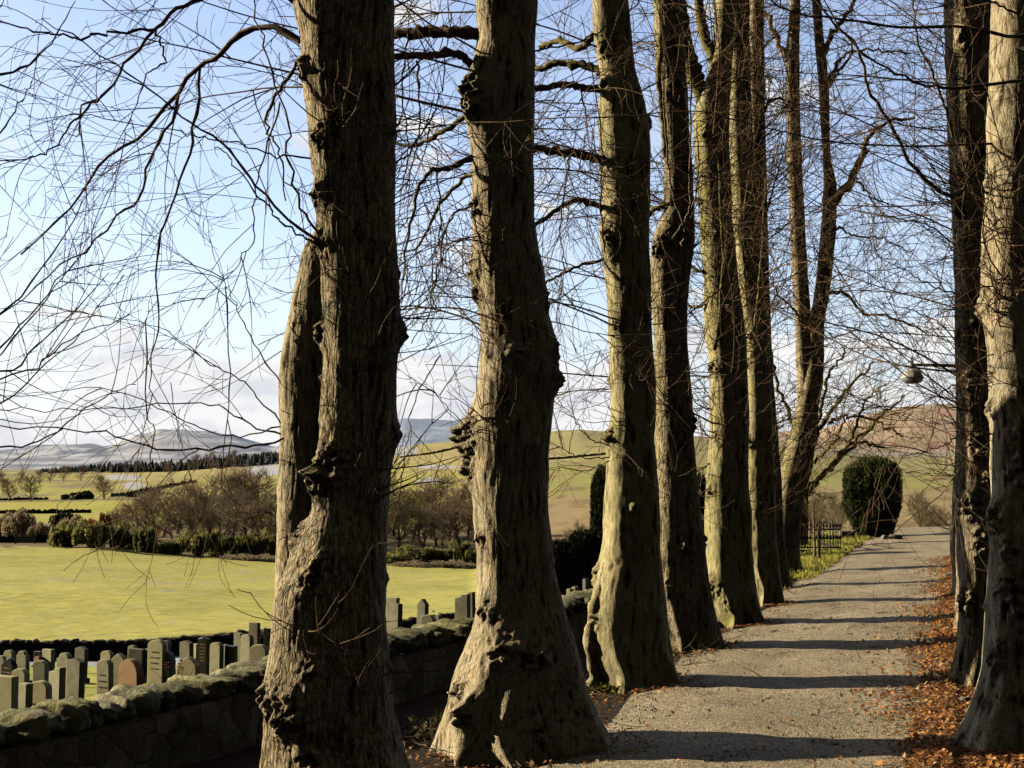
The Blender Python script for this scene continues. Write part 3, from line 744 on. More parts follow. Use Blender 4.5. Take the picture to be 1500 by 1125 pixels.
def tree_b():
    d = 8.1
    t = new_tree('avenue_tree', (at(765, 1085, d)[0], d, 0), 'second tree of the left row, big shaggy burl on its left side and clawed roots', group=GA)
    rows = [(0, 694, 785), (50, 699, 783), (100, 688, 783), (140, 673, 782), (180, 680, 780), (240, 690, 780), (300, 690, 782), (350, 692, 785), (400, 695, 795), (450, 700, 800), (500, 704, 810), (550, 700, 816), (590, 694, 812), (640, 690, 806), (700, 690, 804), (760, 694, 806), (820, 700, 812), (880, 700, 822), (920, 694, 835), (960, 676, 846), (1000, 660, 856), (1040, 652, 872), (1070, 644, 892), (1100, 640, 902)]
    me, pr = trunk_mesh('trunk', rows, d, 270, .009, 2, .0085, 22, 14,
        burls=[(690, 640, .10, .13), (686, 690, .07, .08), (692, 150, .10, .08), (697, 310, .05, .05), (694, 395, .06, .06), (699, 430, .05, .05), (812, 560, .07, .06), (806, 510, .07, .04), (735, 945, .08, .07), (775, 950, .08, .07), (790, 950, .04, .05), (705, 790, .05, .04),
               (790, 1050, .05, .07), (712, 890, .06, .05), (690, 1030, .07, .09), (675, 1000, .07, .06), (795, 440, .05, .03), (760, 520, .07, .03)])
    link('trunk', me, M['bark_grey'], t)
    cr = Crown(1.0, 102, .0016)
    X = [
     ([(715, 48), (657, 47), (617, 47), (577, 49), (520, 40)], 8.1, 8.4, .038, .03, 6),
     ([(700, 105), (683, 87), (661, 78), (617, 80), (581, 82), (520, 90)], 8.1, 7.9, .028, .018, 8),
     ([(700, 225), (661, 245), (634, 249), (617, 267), (603, 311), (594, 369), (590, 430)], 8.1, 7.5, .018, .004, 9),
     ([(700, 250), (679, 262), (652, 289), (634, 320), (612, 360), (586, 371)], 8.1, 8.5, .015, .005, 7),
     ([(690, 165), (652, 191), (617, 209), (586, 213), (550, 205)], 8.1, 8.6, .018, .007, 8),
     ([(700, 300), (660, 320), (640, 400), (625, 470), (600, 500)], 8.1, 7.8, .008, .003, 8),
     ([(640, 250), (645, 330), (632, 400), (640, 450)], 7.9, 7.7, .006, .002, 7),
     ([(610, 90), (615, 180), (600, 260), (598, 340)], 7.9, 7.6, .007, .002, 8),
     ([(598, 50), (588, 130), (598, 220), (585, 290)], 8.2, 8.0, .007, .002, 7),
     ([(690, 640), (660, 600), (630, 570), (600, 560)], 8.0, 7.7, .003, .0015, 5),
     ([(645, 520), (610, 580), (598, 640), (585, 720), (572, 790)], 7.9, 7.6, .004, .0016, 4),
     ([(783, 75), (850, 60), (905, 30), (960, -20)], 8.0, 7.6, .006, .003, 4),
     ([(783, 190), (820, 170), (870, 130)], 8.0, 7.6, .004, .002, 3),
    ]
    for k, (p, a, b, w0, w1, n) in enumerate(X):
        limb(t, cr, p, a, b, w0, w1, seed=500 + k, per1=n, len1=(.3, 1.0), per2=4, len2=(.15, .5), per3=1 if n > 6 else 0, tw=.0034, droop=.25, upturn=.1, mat='mossy_limb' if k in (3, 4) else 'limb')
    epicormic(cr, pr, 40, (1.0, 4.2), (.12, .5), -1.6, .9, .0033)
    random_limbs(cr, pr, 14, (2.0, 5.8), (1.0, 2.2), .010, LEFT, .22, 6, 3, 1, azs=.8)
    random_limbs(cr, pr, 9, (2.2, 5.5), (.6, 1.3), .006, 0.2, .1, 4, 2, azs=.8, tw=.003)
    finish(t, cr)
tree_b()

def tree_c():
    d = 10.4
    t = new_tree('avenue_tree', (at(920, 995, d)[0], d, 0), 'third tree of the left row, smooth pale green lit edge and a forked looping root', group=GA)
    rows = [(0, 867, 918), (60, 872, 925), (100, 878, 931), (150, 878, 943), (200, 877, 950), (260, 880, 952), (300, 882, 952), (350, 878, 950), (400, 886, 951), (500, 892, 956), (600, 896, 960), (650, 888, 960), (700, 890, 963), (800, 882, 968), (850, 872, 970), (900, 860, 974), (950, 862, 980), (1000, 872, 988), (1020, 872, 992)]
    me, pr = trunk_mesh('trunk', rows, d, 200, .012, 3, .006, 17, 10, burls=[(892, 640, .06, .06), (890, 350, .06, .06), (884, 130, .06, .05), (885, 80, .06, .05), (872, 840, .07, .05), (868, 905, .06, .06), (890, 560, .04, .03), (950, 180, .05, .05), (925, 740, .04, .03), (900, 480, .04, .03)], moss_side=(LEFT, .35))
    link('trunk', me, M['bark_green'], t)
    gnarl(t, [at(904, 790, d - .08), at(891, 840, d - .14), at(876, 885, d - .19), at(867, 930, d - .20), at(868, 968, d - .22), at(871, 1012, d - .20)], [.012, .05, .055, .06, .045, .06], 'bark_green', 31, amp=.4)
    cr = Crown(1.0, 103, .0018)
    X = [
     ([(890, 238), (857, 227), (817, 222), (781, 218), (740, 225)], 10.4, 10.1, .036, .026, 8, 'limb'),
     ([(890, 132), (857, 129), (826, 125), (781, 129), (740, 120)], 10.4, 10.3, .03, .022, 8, 'limb'),
     ([(890, 310), (860, 296), (843, 293), (817, 307), (786, 329), (760, 360)], 10.4, 9.9, .024, .014, 8, 'mossy_limb'),
     ([(890, 110), (857, 96), (817, 93), (785, 100), (750, 96)], 10.4, 10.8, .034, .02, 9, 'mossy_limb'),
     ([(885, 378), (839, 393), (808, 409), (795, 416), (770, 430)], 10.4, 10.1, .013, .006, 8, 'limb'),
     ([(880, 40), (850, 70), (820, 60), (790, 70)], 10.4, 10.9, .03, .02, 9, 'mossy_limb'),
     ([(835, 225), (830, 260), (820, 330), (826, 400), (815, 470)], 10.2, 9.9, .008, .003, 9, 'limb'),
     ([(850, 130), (860, 190), (848, 240), (850, 290)], 10.2, 9.9, .007, .003, 7, 'limb'),
     ([(895, 655), (860, 640), (830, 600), (800, 560)], 10.2, 9.9, .005, .002, 6, 'limb'),
     ([(893, 670), (850, 670), (820, 655), (790, 640)], 10.2, 9.8, .005, .002, 6, 'limb'),
     ([(893, 675), (860, 690), (825, 685), (800, 690)], 10.2, 9.8, .004, .002, 4, 'limb'),
     ([(885, 370), (880, 300), (882, 220), (870, 120), (850, 20)], 10.15, 9.9, .007, .003, 5, 'limb'),
    ]
    for k, (p, a, b, w0, w1, n, mt) in enumerate(X):
        limb(t, cr, p, a, b, w0, w1, mt, seed=600 + k, per1=n, len1=(.4, 1.2), per2=4, len2=(.2, .6), per3=1, tw=.0036, droop=.25, upturn=.1)
    epicormic(cr, pr, 50, (1.2, 5), (.15, .6), -2.4, .8, .0035)
    epicormic(cr, pr, 26, (1.5, 5), (.15, .5), -1.0, .6, .003)
    random_limbs(cr, pr, 14, (1.9, 6.5), (1.0, 2.3), .011, LEFT, .25, 6, 3, 0, azs=.7)
    random_limbs(cr, pr, 10, (2.0, 6.5), (.7, 1.6), .007, 0.1, .05, 5, 3, azs=.7, upturn=.3)
    finish(t, cr)
tree_c()

def tree_d():
    d = 12.5
    t = new_tree('avenue_tree', (at(1010, 945, d)[0], d, 0), 'fourth tree of the left row, dark trunk with a mossy bend close against the third', group=GA)
    rows = [(0, 958, 1000), (60, 960, 1002), (100, 962, 1004), (150, 966, 1007), (200, 970, 1010), (260, 974, 1014), (310, 972, 1016), (350, 956, 1016), (400, 952, 1010), (450, 955, 1005), (500, 958, 1006), (600, 960, 1014), (700, 960, 1020), (800, 958, 1030), (850, 958, 1037), (900, 962, 1046), (930, 972, 1052), (950, 978, 1056)]
    me, pr = trunk_mesh('trunk', rows, d, 200, .013, 4, .007, 18, 12, burls=[(965, 365, .09, .08), (1000, 340, .05, .05), (1012, 620, .06, .05), (1000, 800, .06, .04), (985, 130, .06, .05), (1028, 790, .06, .05), (975, 860, .07, .05)], moss_side=(LEFT - .5, .5))
    link('trunk', me, M['bark_brown'], t)
    cr = Crown(1.0, 104, .0024)
    X = [
     ([(985, 300), (960, 305), (945, 320), (920, 335), (900, 360)], 12.4, 12.8, .03, .012, 6, 'mossy_limb'),
     ([(975, 230), (972, 180), (966, 110), (968, 40), (965, -20)], 12.25, 12.1, .03, .018, 3, 'mossy_limb'),
     ([(1000, 360), (1002, 330), (985, 280), (975, 200), (970, 100)], 12.2, 12.0, .014, .006, 5, 'limb'),
     ([(985, 350), (1010, 310), (1010, 260), (1012, 180), (1010, 60)], 12.2, 12.0, .012, .006, 5, 'limb'),
     ([(1005, 320), (1015, 300), (1023, 250), (1020, 180)], 12.3, 12.0, .010, .005, 4, 'limb'),
    ]
    for k, (p, a, b, w0, w1, n, mt) in enumerate(X):
        limb(t, cr, p, a, b, w0, w1, mt, seed=700 + k, per1=n, len1=(.4, 1.1), per2=4, len2=(.2, .5), per3=1, tw=.004, droop=.1, upturn=.2)
    epicormic(cr, pr, 40, (1.6, 5.5), (.2, .7), -.9, .8, .0035)
    random_limbs(cr, pr, 20, (2.2, 7.0), (1.0, 2.4), .012, LEFT, .2, 6, 3, 0, azs=.8)
    random_limbs(cr, pr, 14, (2.0, 7.0), (.7, 1.6), .007, 0.2, .05, 5, 3, azs=.7, upturn=.3)
    finish(t, cr)
tree_d()

def tree_e():
    d = 14.4
    t = new_tree('avenue_tree', (at(1080, 912, d)[0], d, 0), 'fifth tree of the left row, mossy trunk dividing high up into a leaning pale limb', group=GA)
    rows = [(0, 1049, 1077), (60, 1046, 1074), (110, 1038, 1070), (140, 1022, 1068), (170, 1017, 1067), (210, 1018, 1067), (270, 1022, 1070), (342, 1027, 1074), (420, 1032, 1082), (490, 1034, 1091), (520, 1038, 1093), (600, 1041, 1095), (700, 1037, 1096), (760, 1034, 1098), (800, 1033, 1101), (850, 1034, 1106), (885, 1040, 1112), (915, 1052, 1120), (925, 1052, 1122)]
    me, pr = trunk_mesh('trunk', rows, d, 190, .014, 5, .007, 15, 10, burls=[(1042, 540, .07, .06), (1038, 720, .07, .05), (1040, 860, .09, .07), (1030, 200, .06, .05), (1062, 880, .07, .05), (1045, 640, .05, .04)], moss=.1, moss_side=(LEFT, .75))
    link('trunk', me, M['bark_green'], t)
    cr = Crown(1.0, 105, .0026)
    X = [
     ([(1040, 170), (1025, 130), (1012, 95), (1003, 60), (998, 20), (990, -40)], 14.4, 14.2, .10, .075, 2, 'mossy_limb'),
     ([(1046, 90), (1030, 45), (1022, 0), (1015, -40)], 14.4, 14.7, .06, .045, 3, 'mossy_limb'),
     ([(1046, 512), (1052, 480), (1056, 430), (1060, 370), (1056, 320), (1054, 240)], 14.05, 13.7, .024, .010, 3, 'mossy_limb'),
     ([(1040, 300), (1012, 290), (1000, 300), (985, 330)], 14.3, 14.6, .03, .015, 6, 'mossy_limb'),
     ([(1040, 400), (1020, 395), (1005, 380), (990, 350)], 14.3, 14.6, .02, .012, 6, 'mossy_limb'),
     ([(1040, 440), (1018, 450), (1000, 440)], 14.3, 14.6, .02, .012, 6, 'limb'),
     ([(1042, 600), (1020, 590), (1005, 560)], 14.2, 14.0, .008, .004, 6, 'limb'),
     ([(1040, 680), (1015, 690), (1003, 660)], 14.2, 14.0, .008, .003, 6, 'limb'),
     ([(1040, 715), (1015, 735), (1008, 760)], 14.1, 13.8, .008, .003, 5, 'limb'),
    ]
    for k, (p, a, b, w0, w1, n, mt) in enumerate(X):
        limb(t, cr, p, a, b, w0, w1, mt, seed=800 + k, per1=n, len1=(.4, 1.1), per2=4, len2=(.2, .5), per3=1, tw=.0042, droop=.05, upturn=.2)
    epicormic(cr, pr, 70, (1.0, 6.5), (.2, .8), -2.5, .9, .004)
    epicormic(cr, pr, 50, (1.2, 6.5), (.2, .9), -.6, .8, .004)
    random_limbs(cr, pr, 16, (2.0, 8), (1.0, 2.4), .012, LEFT, .15, 6, 3, 0, azs=.8, upturn=.2, tw=.0038)
    random_limbs(cr, pr, 14, (2.5, 8), (.8, 1.8), .009, 0.2, -.05, 6, 3, azs=.7, upturn=.35, tw=.0045)
    finish(t, cr)
tree_e()

def tree_f():
    d = 16.6
    t = new_tree('avenue_tree', (at(1120, 885, d)[0], d, 0), 'sixth tree of the left row, slim trunk bristling with upright shoots', group=GA)
    rows = [(0, 1066, 1097), (50, 1067, 1098), (100, 1068, 1099), (195, 1068, 1101), (260, 1070, 1106), (342, 1075, 1111), (420, 1082, 1117), (490, 1092, 1126), (560, 1094, 1128), (640, 1094, 1131), (700, 1092, 1134), (780, 1092, 1137), (830, 1094, 1141), (870, 1100, 1146), (892, 1104, 1150)]
    me, pr = trunk_mesh('trunk', rows, d, 160, .017, 6, .007, 13, 10, burls=[(1096, 650, .07, .05), (1128, 700, .06, .05), (1072, 60, .08, .06), (1090, 480, .06, .05)], moss_side=(LEFT, .6))
    link('trunk', me, M['bark_green'], t)
    cr = Crown(1.0, 106, .0027)
    X = [
     ([(1098, 498), (1108, 460), (1113, 400), (1118, 340), (1122, 260)], 16.2, 15.9, .022, .008, 4, 'mossy_limb'),
     ([(1096, 460), (1092, 420), (1088, 370), (1082, 330), (1090, 300), (1098, 250)], 16.25, 16.1, .022, .008, 4, 'mossy_limb'),
     ([(1110, 350), (1126, 300), (1140, 250), (1155, 200)], 16.5, 16.3, .016, .006, 8, 'limb'),
     ([(1100, 220), (1112, 200), (1120, 160), (1135, 145), (1155, 148)], 16.6, 16.4, .035, .012, 6, 'limb'),
     ([(1112, 300), (1122, 290), (1118, 200), (1122, 110)], 16.6, 16.4, .02, .008, 8, 'limb'),
    ]
    for k, (p, a, b, w0, w1, n, mt) in enumerate(X):
        limb(t, cr, p, a, b, w0, w1, mt, seed=900 + k, per1=n, len1=(.4, 1.1), per2=4, len2=(.2, .5), per3=1, tw=.0045, droop=-.05, upturn=.3)
    epicormic(cr, pr, 130, (1.2, 7.5), (.3, 1.1), -.4, .8, .0045, 2)
    epicormic(cr, pr, 50, (1.0, 7.5), (.2, .8), -2.2, .8, .0045)
    random_limbs(cr, pr, 20, (2.2, 8), (.9, 2.2), .012, 0.2, -.05, 6, 3, 0, azs=.8, upturn=.3, tw=.004, el=(.2, 1.1))
    random_limbs(cr, pr, 14, (2.5, 8), (.9, 2.2), .012, LEFT, .0, 6, 3, azs=.8, upturn=.3, tw=.0048)
    finish(t, cr)
tree_f()

def tree_g():
    d = 19.2
    t = new_tree('avenue_tree', (at(1143, 860, d)[0], d, 0), 'seventh tree of the left row, mostly hidden, its foot showing beside the sixth', group=GA)
    rows = [(0, 1098, 1118), (100, 1096, 1119), (250, 1097, 1122), (400, 1100, 1126), (550, 1106, 1132), (650, 1112, 1140), (740, 1116, 1146), (800, 1120, 1150), (840, 1122, 1156), (868, 1122, 1162)]
    me, pr = trunk_mesh('trunk', rows, d, 120, .02, 7, .007, 13, 8)
    link('trunk', me, M['bark_brown'], t)
    cr = Crown(1.0, 107, .003)
    epicormic(cr, pr, 70, (1.4, 7), (.3, .9), -.4, .9, .005, 2)
    random_limbs(cr, pr, 13, (2.2, 8.5), (1.0, 2.5), .012, None, -.05, 6, 3, 0, upturn=.35, tw=.0044)
    finish(t, cr)
tree_g()

def tree_h():
    d = 22.0
    t = new_tree('avenue_tree', (at(1155, 838, d)[0], d, 0), 'farthest tree of the left row, trunk forking low into two tall upright stems', group=GA)
    rows = [(600, 1166, 1198), (630, 1160, 1196), (660, 1152, 1192), (690, 1144, 1184), (720, 1139, 1178), (760, 1135, 1173), (800, 1133, 1170), (825, 1131, 1172), (848, 1128, 1178)]
    rows = [(480, 1180, 1206), (520, 1182, 1207), (560, 1175, 1205)] + rows
    rows = [(0, 1189, 1202), (50, 1193, 1206), (122, 1199, 1214), (195, 1203, 1215), (240, 1206, 1218), (270, 1207, 1225), (342, 1203, 1224), (420, 1195, 1216), (450, 1190, 1211)] + rows
    me, pr = trunk_mesh('trunk', rows, d, 130, .02, 8, .007, 12, 6, burls=[(1215, 270, .06, .05)], moss_side=(LEFT, .5), extend=3.5)
    link('trunk', me, M['bark_brown'], t)
    rows2 = [(0, 1158, 1172), (97, 1151, 1170), (195, 1153, 1172), (260, 1155, 1175), (342, 1158, 1179), (420, 1162, 1184), (490, 1165, 1189), (560, 1168, 1194), (640, 1168, 1196)]
    me2, pr2 = trunk_mesh('stem', rows2, d + .05, 100, .025, 9, .006, 12, 5, roots=False, extend=3.5)
    link('stem', me2, M['bark_brown'], t)
    cr = Crown(1.15, 108, .003)
    X = [
     ([(1214, 292), (1226, 288), (1248, 264), (1263, 225), (1273, 200), (1302, 176), (1341, 174)], 22, 21.2, .085, .02, 12, .9),
     ([(1210, 130), (1224, 98), (1243, 78), (1292, 73), (1336, 78)], 22, 21.4, .035, .012, 8, .7),
     ([(1207, 80), (1219, 50), (1243, 15), (1260, -20)], 22, 21.8, .05, .025, 6, .5),
     ([(1202, 425), (1219, 428), (1238, 430), (1263, 457), (1292, 462), (1331, 474), (1360, 490)], 22, 21.2, .03, .010, 9, .8),
     ([(1160, 90), (1148, 80), (1136, 49), (1121, 20), (1102, 5)], 22, 22.2, .055, .03, 6, .5),
     ([(1214, 125), (1225, 110), (1250, 75), (1240, 60)], 22, 21.5, .03, .012, 5, .5),
     ([(1245, 250), (1270, 280), (1290, 310), (1320, 330)], 21.8, 21.2, .02, .008, 8, .6),
     ([(1220, 330), (1250, 345), (1290, 350), (1340, 370)], 21.8, 21.3, .02, .008, 8, .6),
     ([(1180, 480), (1160, 450), (1140, 430), (1128, 400)], 21.9, 21.6, .02, .01, 8, .6),
    ]
    for k, (p, a, b, w0, w1, n, ln) in enumerate(X):
        limb(t, cr, p, a, b, w0, w1, seed=1000 + k, per1=n, len1=(.5, 1.6), per2=4, len2=(.25, .8), per3=0, tw=.005, droop=.15, upturn=.05, jit=.02)
    epicormic(cr, pr, 90, (1.0, 5.5), (.3, 1.0), -.5, .9, .0055, 2)
    random_limbs(cr, pr, 11, (3.0, 10), (1.2, 3.0), .014, 0.0, .1, 7, 3, 0, azs=.9, tw=.0046)
    random_limbs(cr, pr2, 9, (4.0, 10), (1.0, 2.4), .012, LEFT, .05, 6, 3, 0, azs=.9, tw=.0046)
    finish(t, cr)
tree_h()

# --- right-hand row
def tree_r1():
    d = 7.42
    t = new_tree('avenue_tree', (at(1480, 1095, d)[0], d, 0), 'nearest tree right of the path, burred trunk at the right picture edge', group=GA)
    rows = [(0, 1455, 1532), (100, 1452, 1530), (200, 1448, 1528), (300, 1443, 1526), (400, 1440, 1524), (440, 1439, 1523), (500, 1448, 1524), (600, 1452, 1526), (700, 1457, 1530), (800, 1453, 1533), (860, 1449, 1535), (920, 1446, 1540), (980, 1443, 1546), (1020, 1434, 1552), (1050, 1421, 1558), (1080, 1408, 1566), (1105, 1400, 1575)]
    me, pr = trunk_mesh('trunk', rows, d, 220, .011, 12, .006, 16, 14, ybend=([0, 1.9, 2.9, 6], [0, 0, .32, .42]), burls=[(1460, 445, .06, .05), (1465, 370, .035, .03), (1455, 600, .05, .05), (1456, 760, .08, .06), (1470, 860, .09, .06), (1480, 690, .08, .05), (1450, 960, .06, .05), (1490, 900, .08, .06), (1465, 250, .03, .03), (1485, 640, .07, .04), (1470, 800, .06, .05)])
    link('trunk', me, M['bark_grey'], t)
    cr = Crown(1.0, 112, .0015)
    X = [
     ([(1520, 30), (1500, 54), (1439, 46), (1390, 39), (1312, 37), (1263, 32), (1195, 24), (1165, 20), (1126, 0), (1090, -20)], 6.7, 6.1, .010, .003, 7),
     ([(1500, 118), (1444, 125), (1380, 128), (1341, 120), (1292, 98), (1258, 73), (1230, 40), (1200, -10)], 6.7, 6.2, .009, .003, 7),
     ([(1490, 20), (1440, 0), (1380, -20)], 6.7, 6.3, .006, .003, 4),
    ]
    for k, (p, a, b, w0, w1, n) in enumerate(X):
        limb(t, cr, p, a, b, w0, w1, seed=1100 + k, per1=n, len1=(.3, .9), per2=3, len2=(.15, .5), per3=0, tw=.003, droop=.1, upturn=.1)
    epicormic(cr, pr, 80, (2.4, 5.0), (.25, .8), -2.0, .8, .0036, 2)
    epicormic(cr, pr, 26, (1.2, 3.0), (.15, .5), -2.6, .6, .003)
    random_limbs(cr, pr, 16, (2.6, 5.8), (.9, 1.9), .008, LEFT, .05, 6, 3, azs=.7, tw=.0032)
    finish(t, cr)
tree_r1()
def tree_r2():
    d = 9.54
    t = new_tree('avenue_tree', (at(1422, 1002, d)[0], d, 0), 'second tree right of the path, dark knotted trunk with split buttress foot', group=GA)
    rows = [(0, 1385, 1450), (100, 1388, 1450), (200, 1392, 1449), (300, 1397, 1448), (400, 1400, 1448), (500, 1402, 1450), (600, 1404, 1452), (700, 1403, 1458), (780, 1402, 1462), (820, 1404, 1462), (880, 1408, 1460), (930, 1406, 1462), (970, 1400, 1466), (1000, 1392, 1470), (1012, 1390, 1472)]
    me, pr = trunk_mesh('trunk', rows, d, 220, .011, 13, .008, 18, 16, burls=[(1405, 60, .07, .06), (1403, 310, .05, .05), (1412, 560, .06, .05), (1425, 650, .07, .05), (1412, 740, .08, .06), (1435, 790, .09, .06), (1412, 880, .07, .07), (1440, 700, .06, .05), (1420, 480, .05, .04), (1430, 230, .05, .04)])
    link('trunk', me, M['bark_brown'], t)
    cr = Crown(1.0, 113, .0018)
    X = [
     ([(1405, 295), (1366, 274), (1336, 244), (1317, 205), (1292, 161), (1273, 132), (1263, 88), (1243, 54), (1214, 24), (1180, -20)], 9.4, 8.6, .016, .006, 7),
     ([(1396, 200), (1385, 160), (1365, 110), (1345, 60), (1338, 0)], 9.4, 8.7, .012, .005, 7),
     ([(1402, 430), (1370, 420), (1330, 400), (1280, 370)], 9.4, 8.6, .006, .002, 7),
     ([(1404, 560), (1370, 580), (1340, 600), (1320, 620)], 9.4, 8.6, .005, .002, 7),
     ([(1404, 640), (1375, 655), (1340, 665), (1315, 668)], 9.4, 8.6, .005, .002, 6),
     ([(1400, 360), (1360, 330), (1310, 320), (1260, 310), (1220, 320)], 9.4, 8.4, .006, .002, 8),
     ([(1402, 500), (1370, 470), (1320, 450), (1270, 440)], 9.4, 8.4, .005, .002, 7),
     ([(1402, 690), (1390, 710), (1375, 730)], 9.4, 8.9, .004, .002, 4),
    ]
    for k, (p, a, b, w0, w1, n) in enumerate(X):
        limb(t, cr, p, a, b, w0, w1, seed=1200 + k, per1=n, len1=(.4, 1.1), per2=4, len2=(.2, .6), per3=1, tw=.0034, droop=.08, upturn=.05)
    epicormic(cr, pr, 80, (1.2, 5.5), (.2, .8), -2.6, .8, .0036, 2)
    random_limbs(cr, pr, 11, (1.9, 6.5), (1.0, 2.2), .008, LEFT, .05, 6, 3, 0, azs=.7, tw=.003)
    finish(t, cr)
tree_r2()
def tree_r(d, rows, seed, label):
    t = new_tree('avenue_tree', ((at(rows[-1][1], rows[-1][0], d)[0] + at(rows[-1][2], rows[-1][0], d)[0]) / 2, d, 0), label, group=GA)
    me, pr = trunk_mesh('trunk', rows, d, 130, .018, seed, .008, 15, 16)
    link('trunk', me, M['bark_brown'], t)
    cr = Crown(1.0, 100 + seed, .0026)
    epicormic(cr, pr, 60, (1.0, 6.5), (.2, .9), -2.6, .8, .0045, 2)
    random_limbs(cr, pr, 10, (2.2, 7.5), (1.0, 2.4), .010, LEFT, .02, 6, 3, 0, azs=.6, tw=.004)
    finish(t, cr)
tree_r(12.4, [(0, 1402, 1438), (300, 1406, 1442), (600, 1406, 1446), (750, 1403, 1447), (850, 1404, 1450), (910, 1402, 1456), (940, 1398, 1460)], 14, 'third tree right of the path, knobbly trunk mostly hidden behind the second')
tree_r(16.0, [(0, 1400, 1428), (300, 1403, 1432), (600, 1402, 1434), (720, 1397, 1434), (800, 1394, 1436), (850, 1398, 1438), (880, 1394, 1442)], 15, 'farthest tree right of the path, lumpy foot showing left of the second trunk')

# ------------------------------------------------------------------ debris at the feet of the trees
def debris():
    mb = MB(); n = 620
    q = np.concatenate([rng.normal(8.0, .5, 190), rng.normal(10.2, .5, 120), rng.normal(12.3, .5, 130), rng.uniform(5, 20, 180)])
    l = np.concatenate([rng.normal(-2.85, .28, 190), rng.normal(-2.75, .25, 120), rng.normal(-2.6, .25, 130), rng.uniform(-2.9, .5, 180)])
    xy = l[:, None] * pl + q[:, None] * pq
    z = height(xy[:, 0], xy[:, 1]) + .035
    a = rng.uniform(0, 6.28, n)
    P = grow(np.stack([xy[:, 0], xy[:, 1], z], 1), np.stack([np.cos(a), np.sin(a), rng.normal(0, .12, n)], 1), rng.uniform(.05, .35, n), 6, .0, .3)
    P[:, :, 2] = np.maximum(P[:, :, 2], z[:, None] - .01)
    mb.tubes(P, taper(n, 6, rng.uniform(.0015, .005, n), .0012), 4)
    o = link('fallen_twigs', mb.mesh('fallen_twigs'), simple_noise('dead_twig', (.13, .08, .05), (.36, .26, .17), 12)); tag(o, 'broken dry twigs littering the ground around the tree feet', 'twigs', kind='stuff')
debris()

def ivy_clumps():
    """low mossy leaf clumps around the second tree's foot and moss by the third"""
    n = 3000
    c = [ground(722, 1075), ground(740, 1082), ground(690, 1082), ground(765, 1085), ground(668, 1075), ground(705, 1070)]
    k = rng.integers(0, len(c), n)
    p = np.array(c)[k] + rng.normal(0, 1, (n, 3)) * np.array([.13, .08, 0])
    p[:, 2] = np.abs(rng.normal(0, .045, n)) + .01
    s = rng.uniform(.008, .022, n)
    V = p[:, None] + rng.normal(0, 1, (n, 4, 3)) * s[:, None, None]
    pal = np.array([[.16, .15, .05], [.28, .18, .08], [.10, .085, .04], [.36, .27, .15]])
    col = pal[rng.integers(0, 4, n)]
    me = make_mesh('moss_clump', V.reshape(-1, 3), np.arange(n * 4).reshape(-1, 4), None, False, colors=np.repeat(col, 4, 0))
    o = link('moss_clump', me, vcol_material('moss_clump', n_scale=30, trans=.2)); tag(o, 'crumbly moss and litter heaped at the foot of the second left tree', 'moss', kind='stuff')
    n = 900
    p = ground(885, 1008)[None] + rng.normal(0, 1, (n, 3)) * np.array([.10, .10, 0]); p[:, 2] = np.abs(rng.normal(0, .015, n)) + .02
    V = p[:, None] + rng.normal(0, 1, (n, 4, 3)) * rng.uniform(.006, .014, n)[:, None, None]
    me = make_mesh('moss_patch', V.reshape(-1, 3), np.arange(n * 4).reshape(-1, 4), None, False, colors=np.tile([.30, .30, .03], (n * 4, 1)))
    o = link('moss_patch', me, bpy.data.materials['moss_clump']); tag(o, 'bright yellow green moss by the foot of the third left tree', 'moss', kind='stuff')
ivy_clumps()

# ------------------------------------------------------------------ dry stone walls
def stone_material(name, c0, c1, c2, scale):
    m, nt, b = newmat(name, .95)
    v = coords(nt); wv = mix(nt, .10, v, nd_noise_col(nt, v, 3))
    vo = nd(nt, 'ShaderNodeTexVoronoi'); vo.inputs['Scale'].default_value = scale; nt.links.new(wv, vo.inputs['Vector'])
    ve = nd(nt, 'ShaderNodeTexVoronoi', feature='DISTANCE_TO_EDGE'); ve.inputs['Scale'].default_value = scale; nt.links.new(wv, ve.inputs['Vector'])
    c = ramp(nt, vo.outputs['Color'], [(.15, c0), (.5, c1), (.85, c2)])
    c = mix(nt, .7, c, ramp(nt, noise(nt, v, 14, 6, .7), [(.3, .4), (.7, 1.3)]), 'MULTIPLY')
    c = mix(nt, 1.0, c, ramp(nt, ve.outputs['Distance'], [(.005, .5), (.05, 1.0)]), 'MULTIPLY')
    li = ramp(nt, noise(nt, v, 6, 5, .7), [(.58, 0.0), (.7, .6)])
    c = mix(nt, li, c, (.30, .30, .20))
    nt.links.new(c, b.inputs['Base Color'])
    bump(nt, b, mix(nt, .4, ve.outputs['Distance'], noise(nt, v, 30, 5, .7)), 1.0, .05)
    return m
M['wall'] = stone_material('rubble_stone', (.26, .21, .12), (.42, .34, .21), (.58, .48, .30), 6.0)
M['cope'] = simple_noise('cope_stone', (.16, .14, .095), (.46, .41, .29), 8, .95, .9, .02, c2=(.85, .80, .62))
M['wall_far'] = simple_noise('far_stone', (.035, .033, .03), (.12, .11, .095), 5, .95, .5, .04)
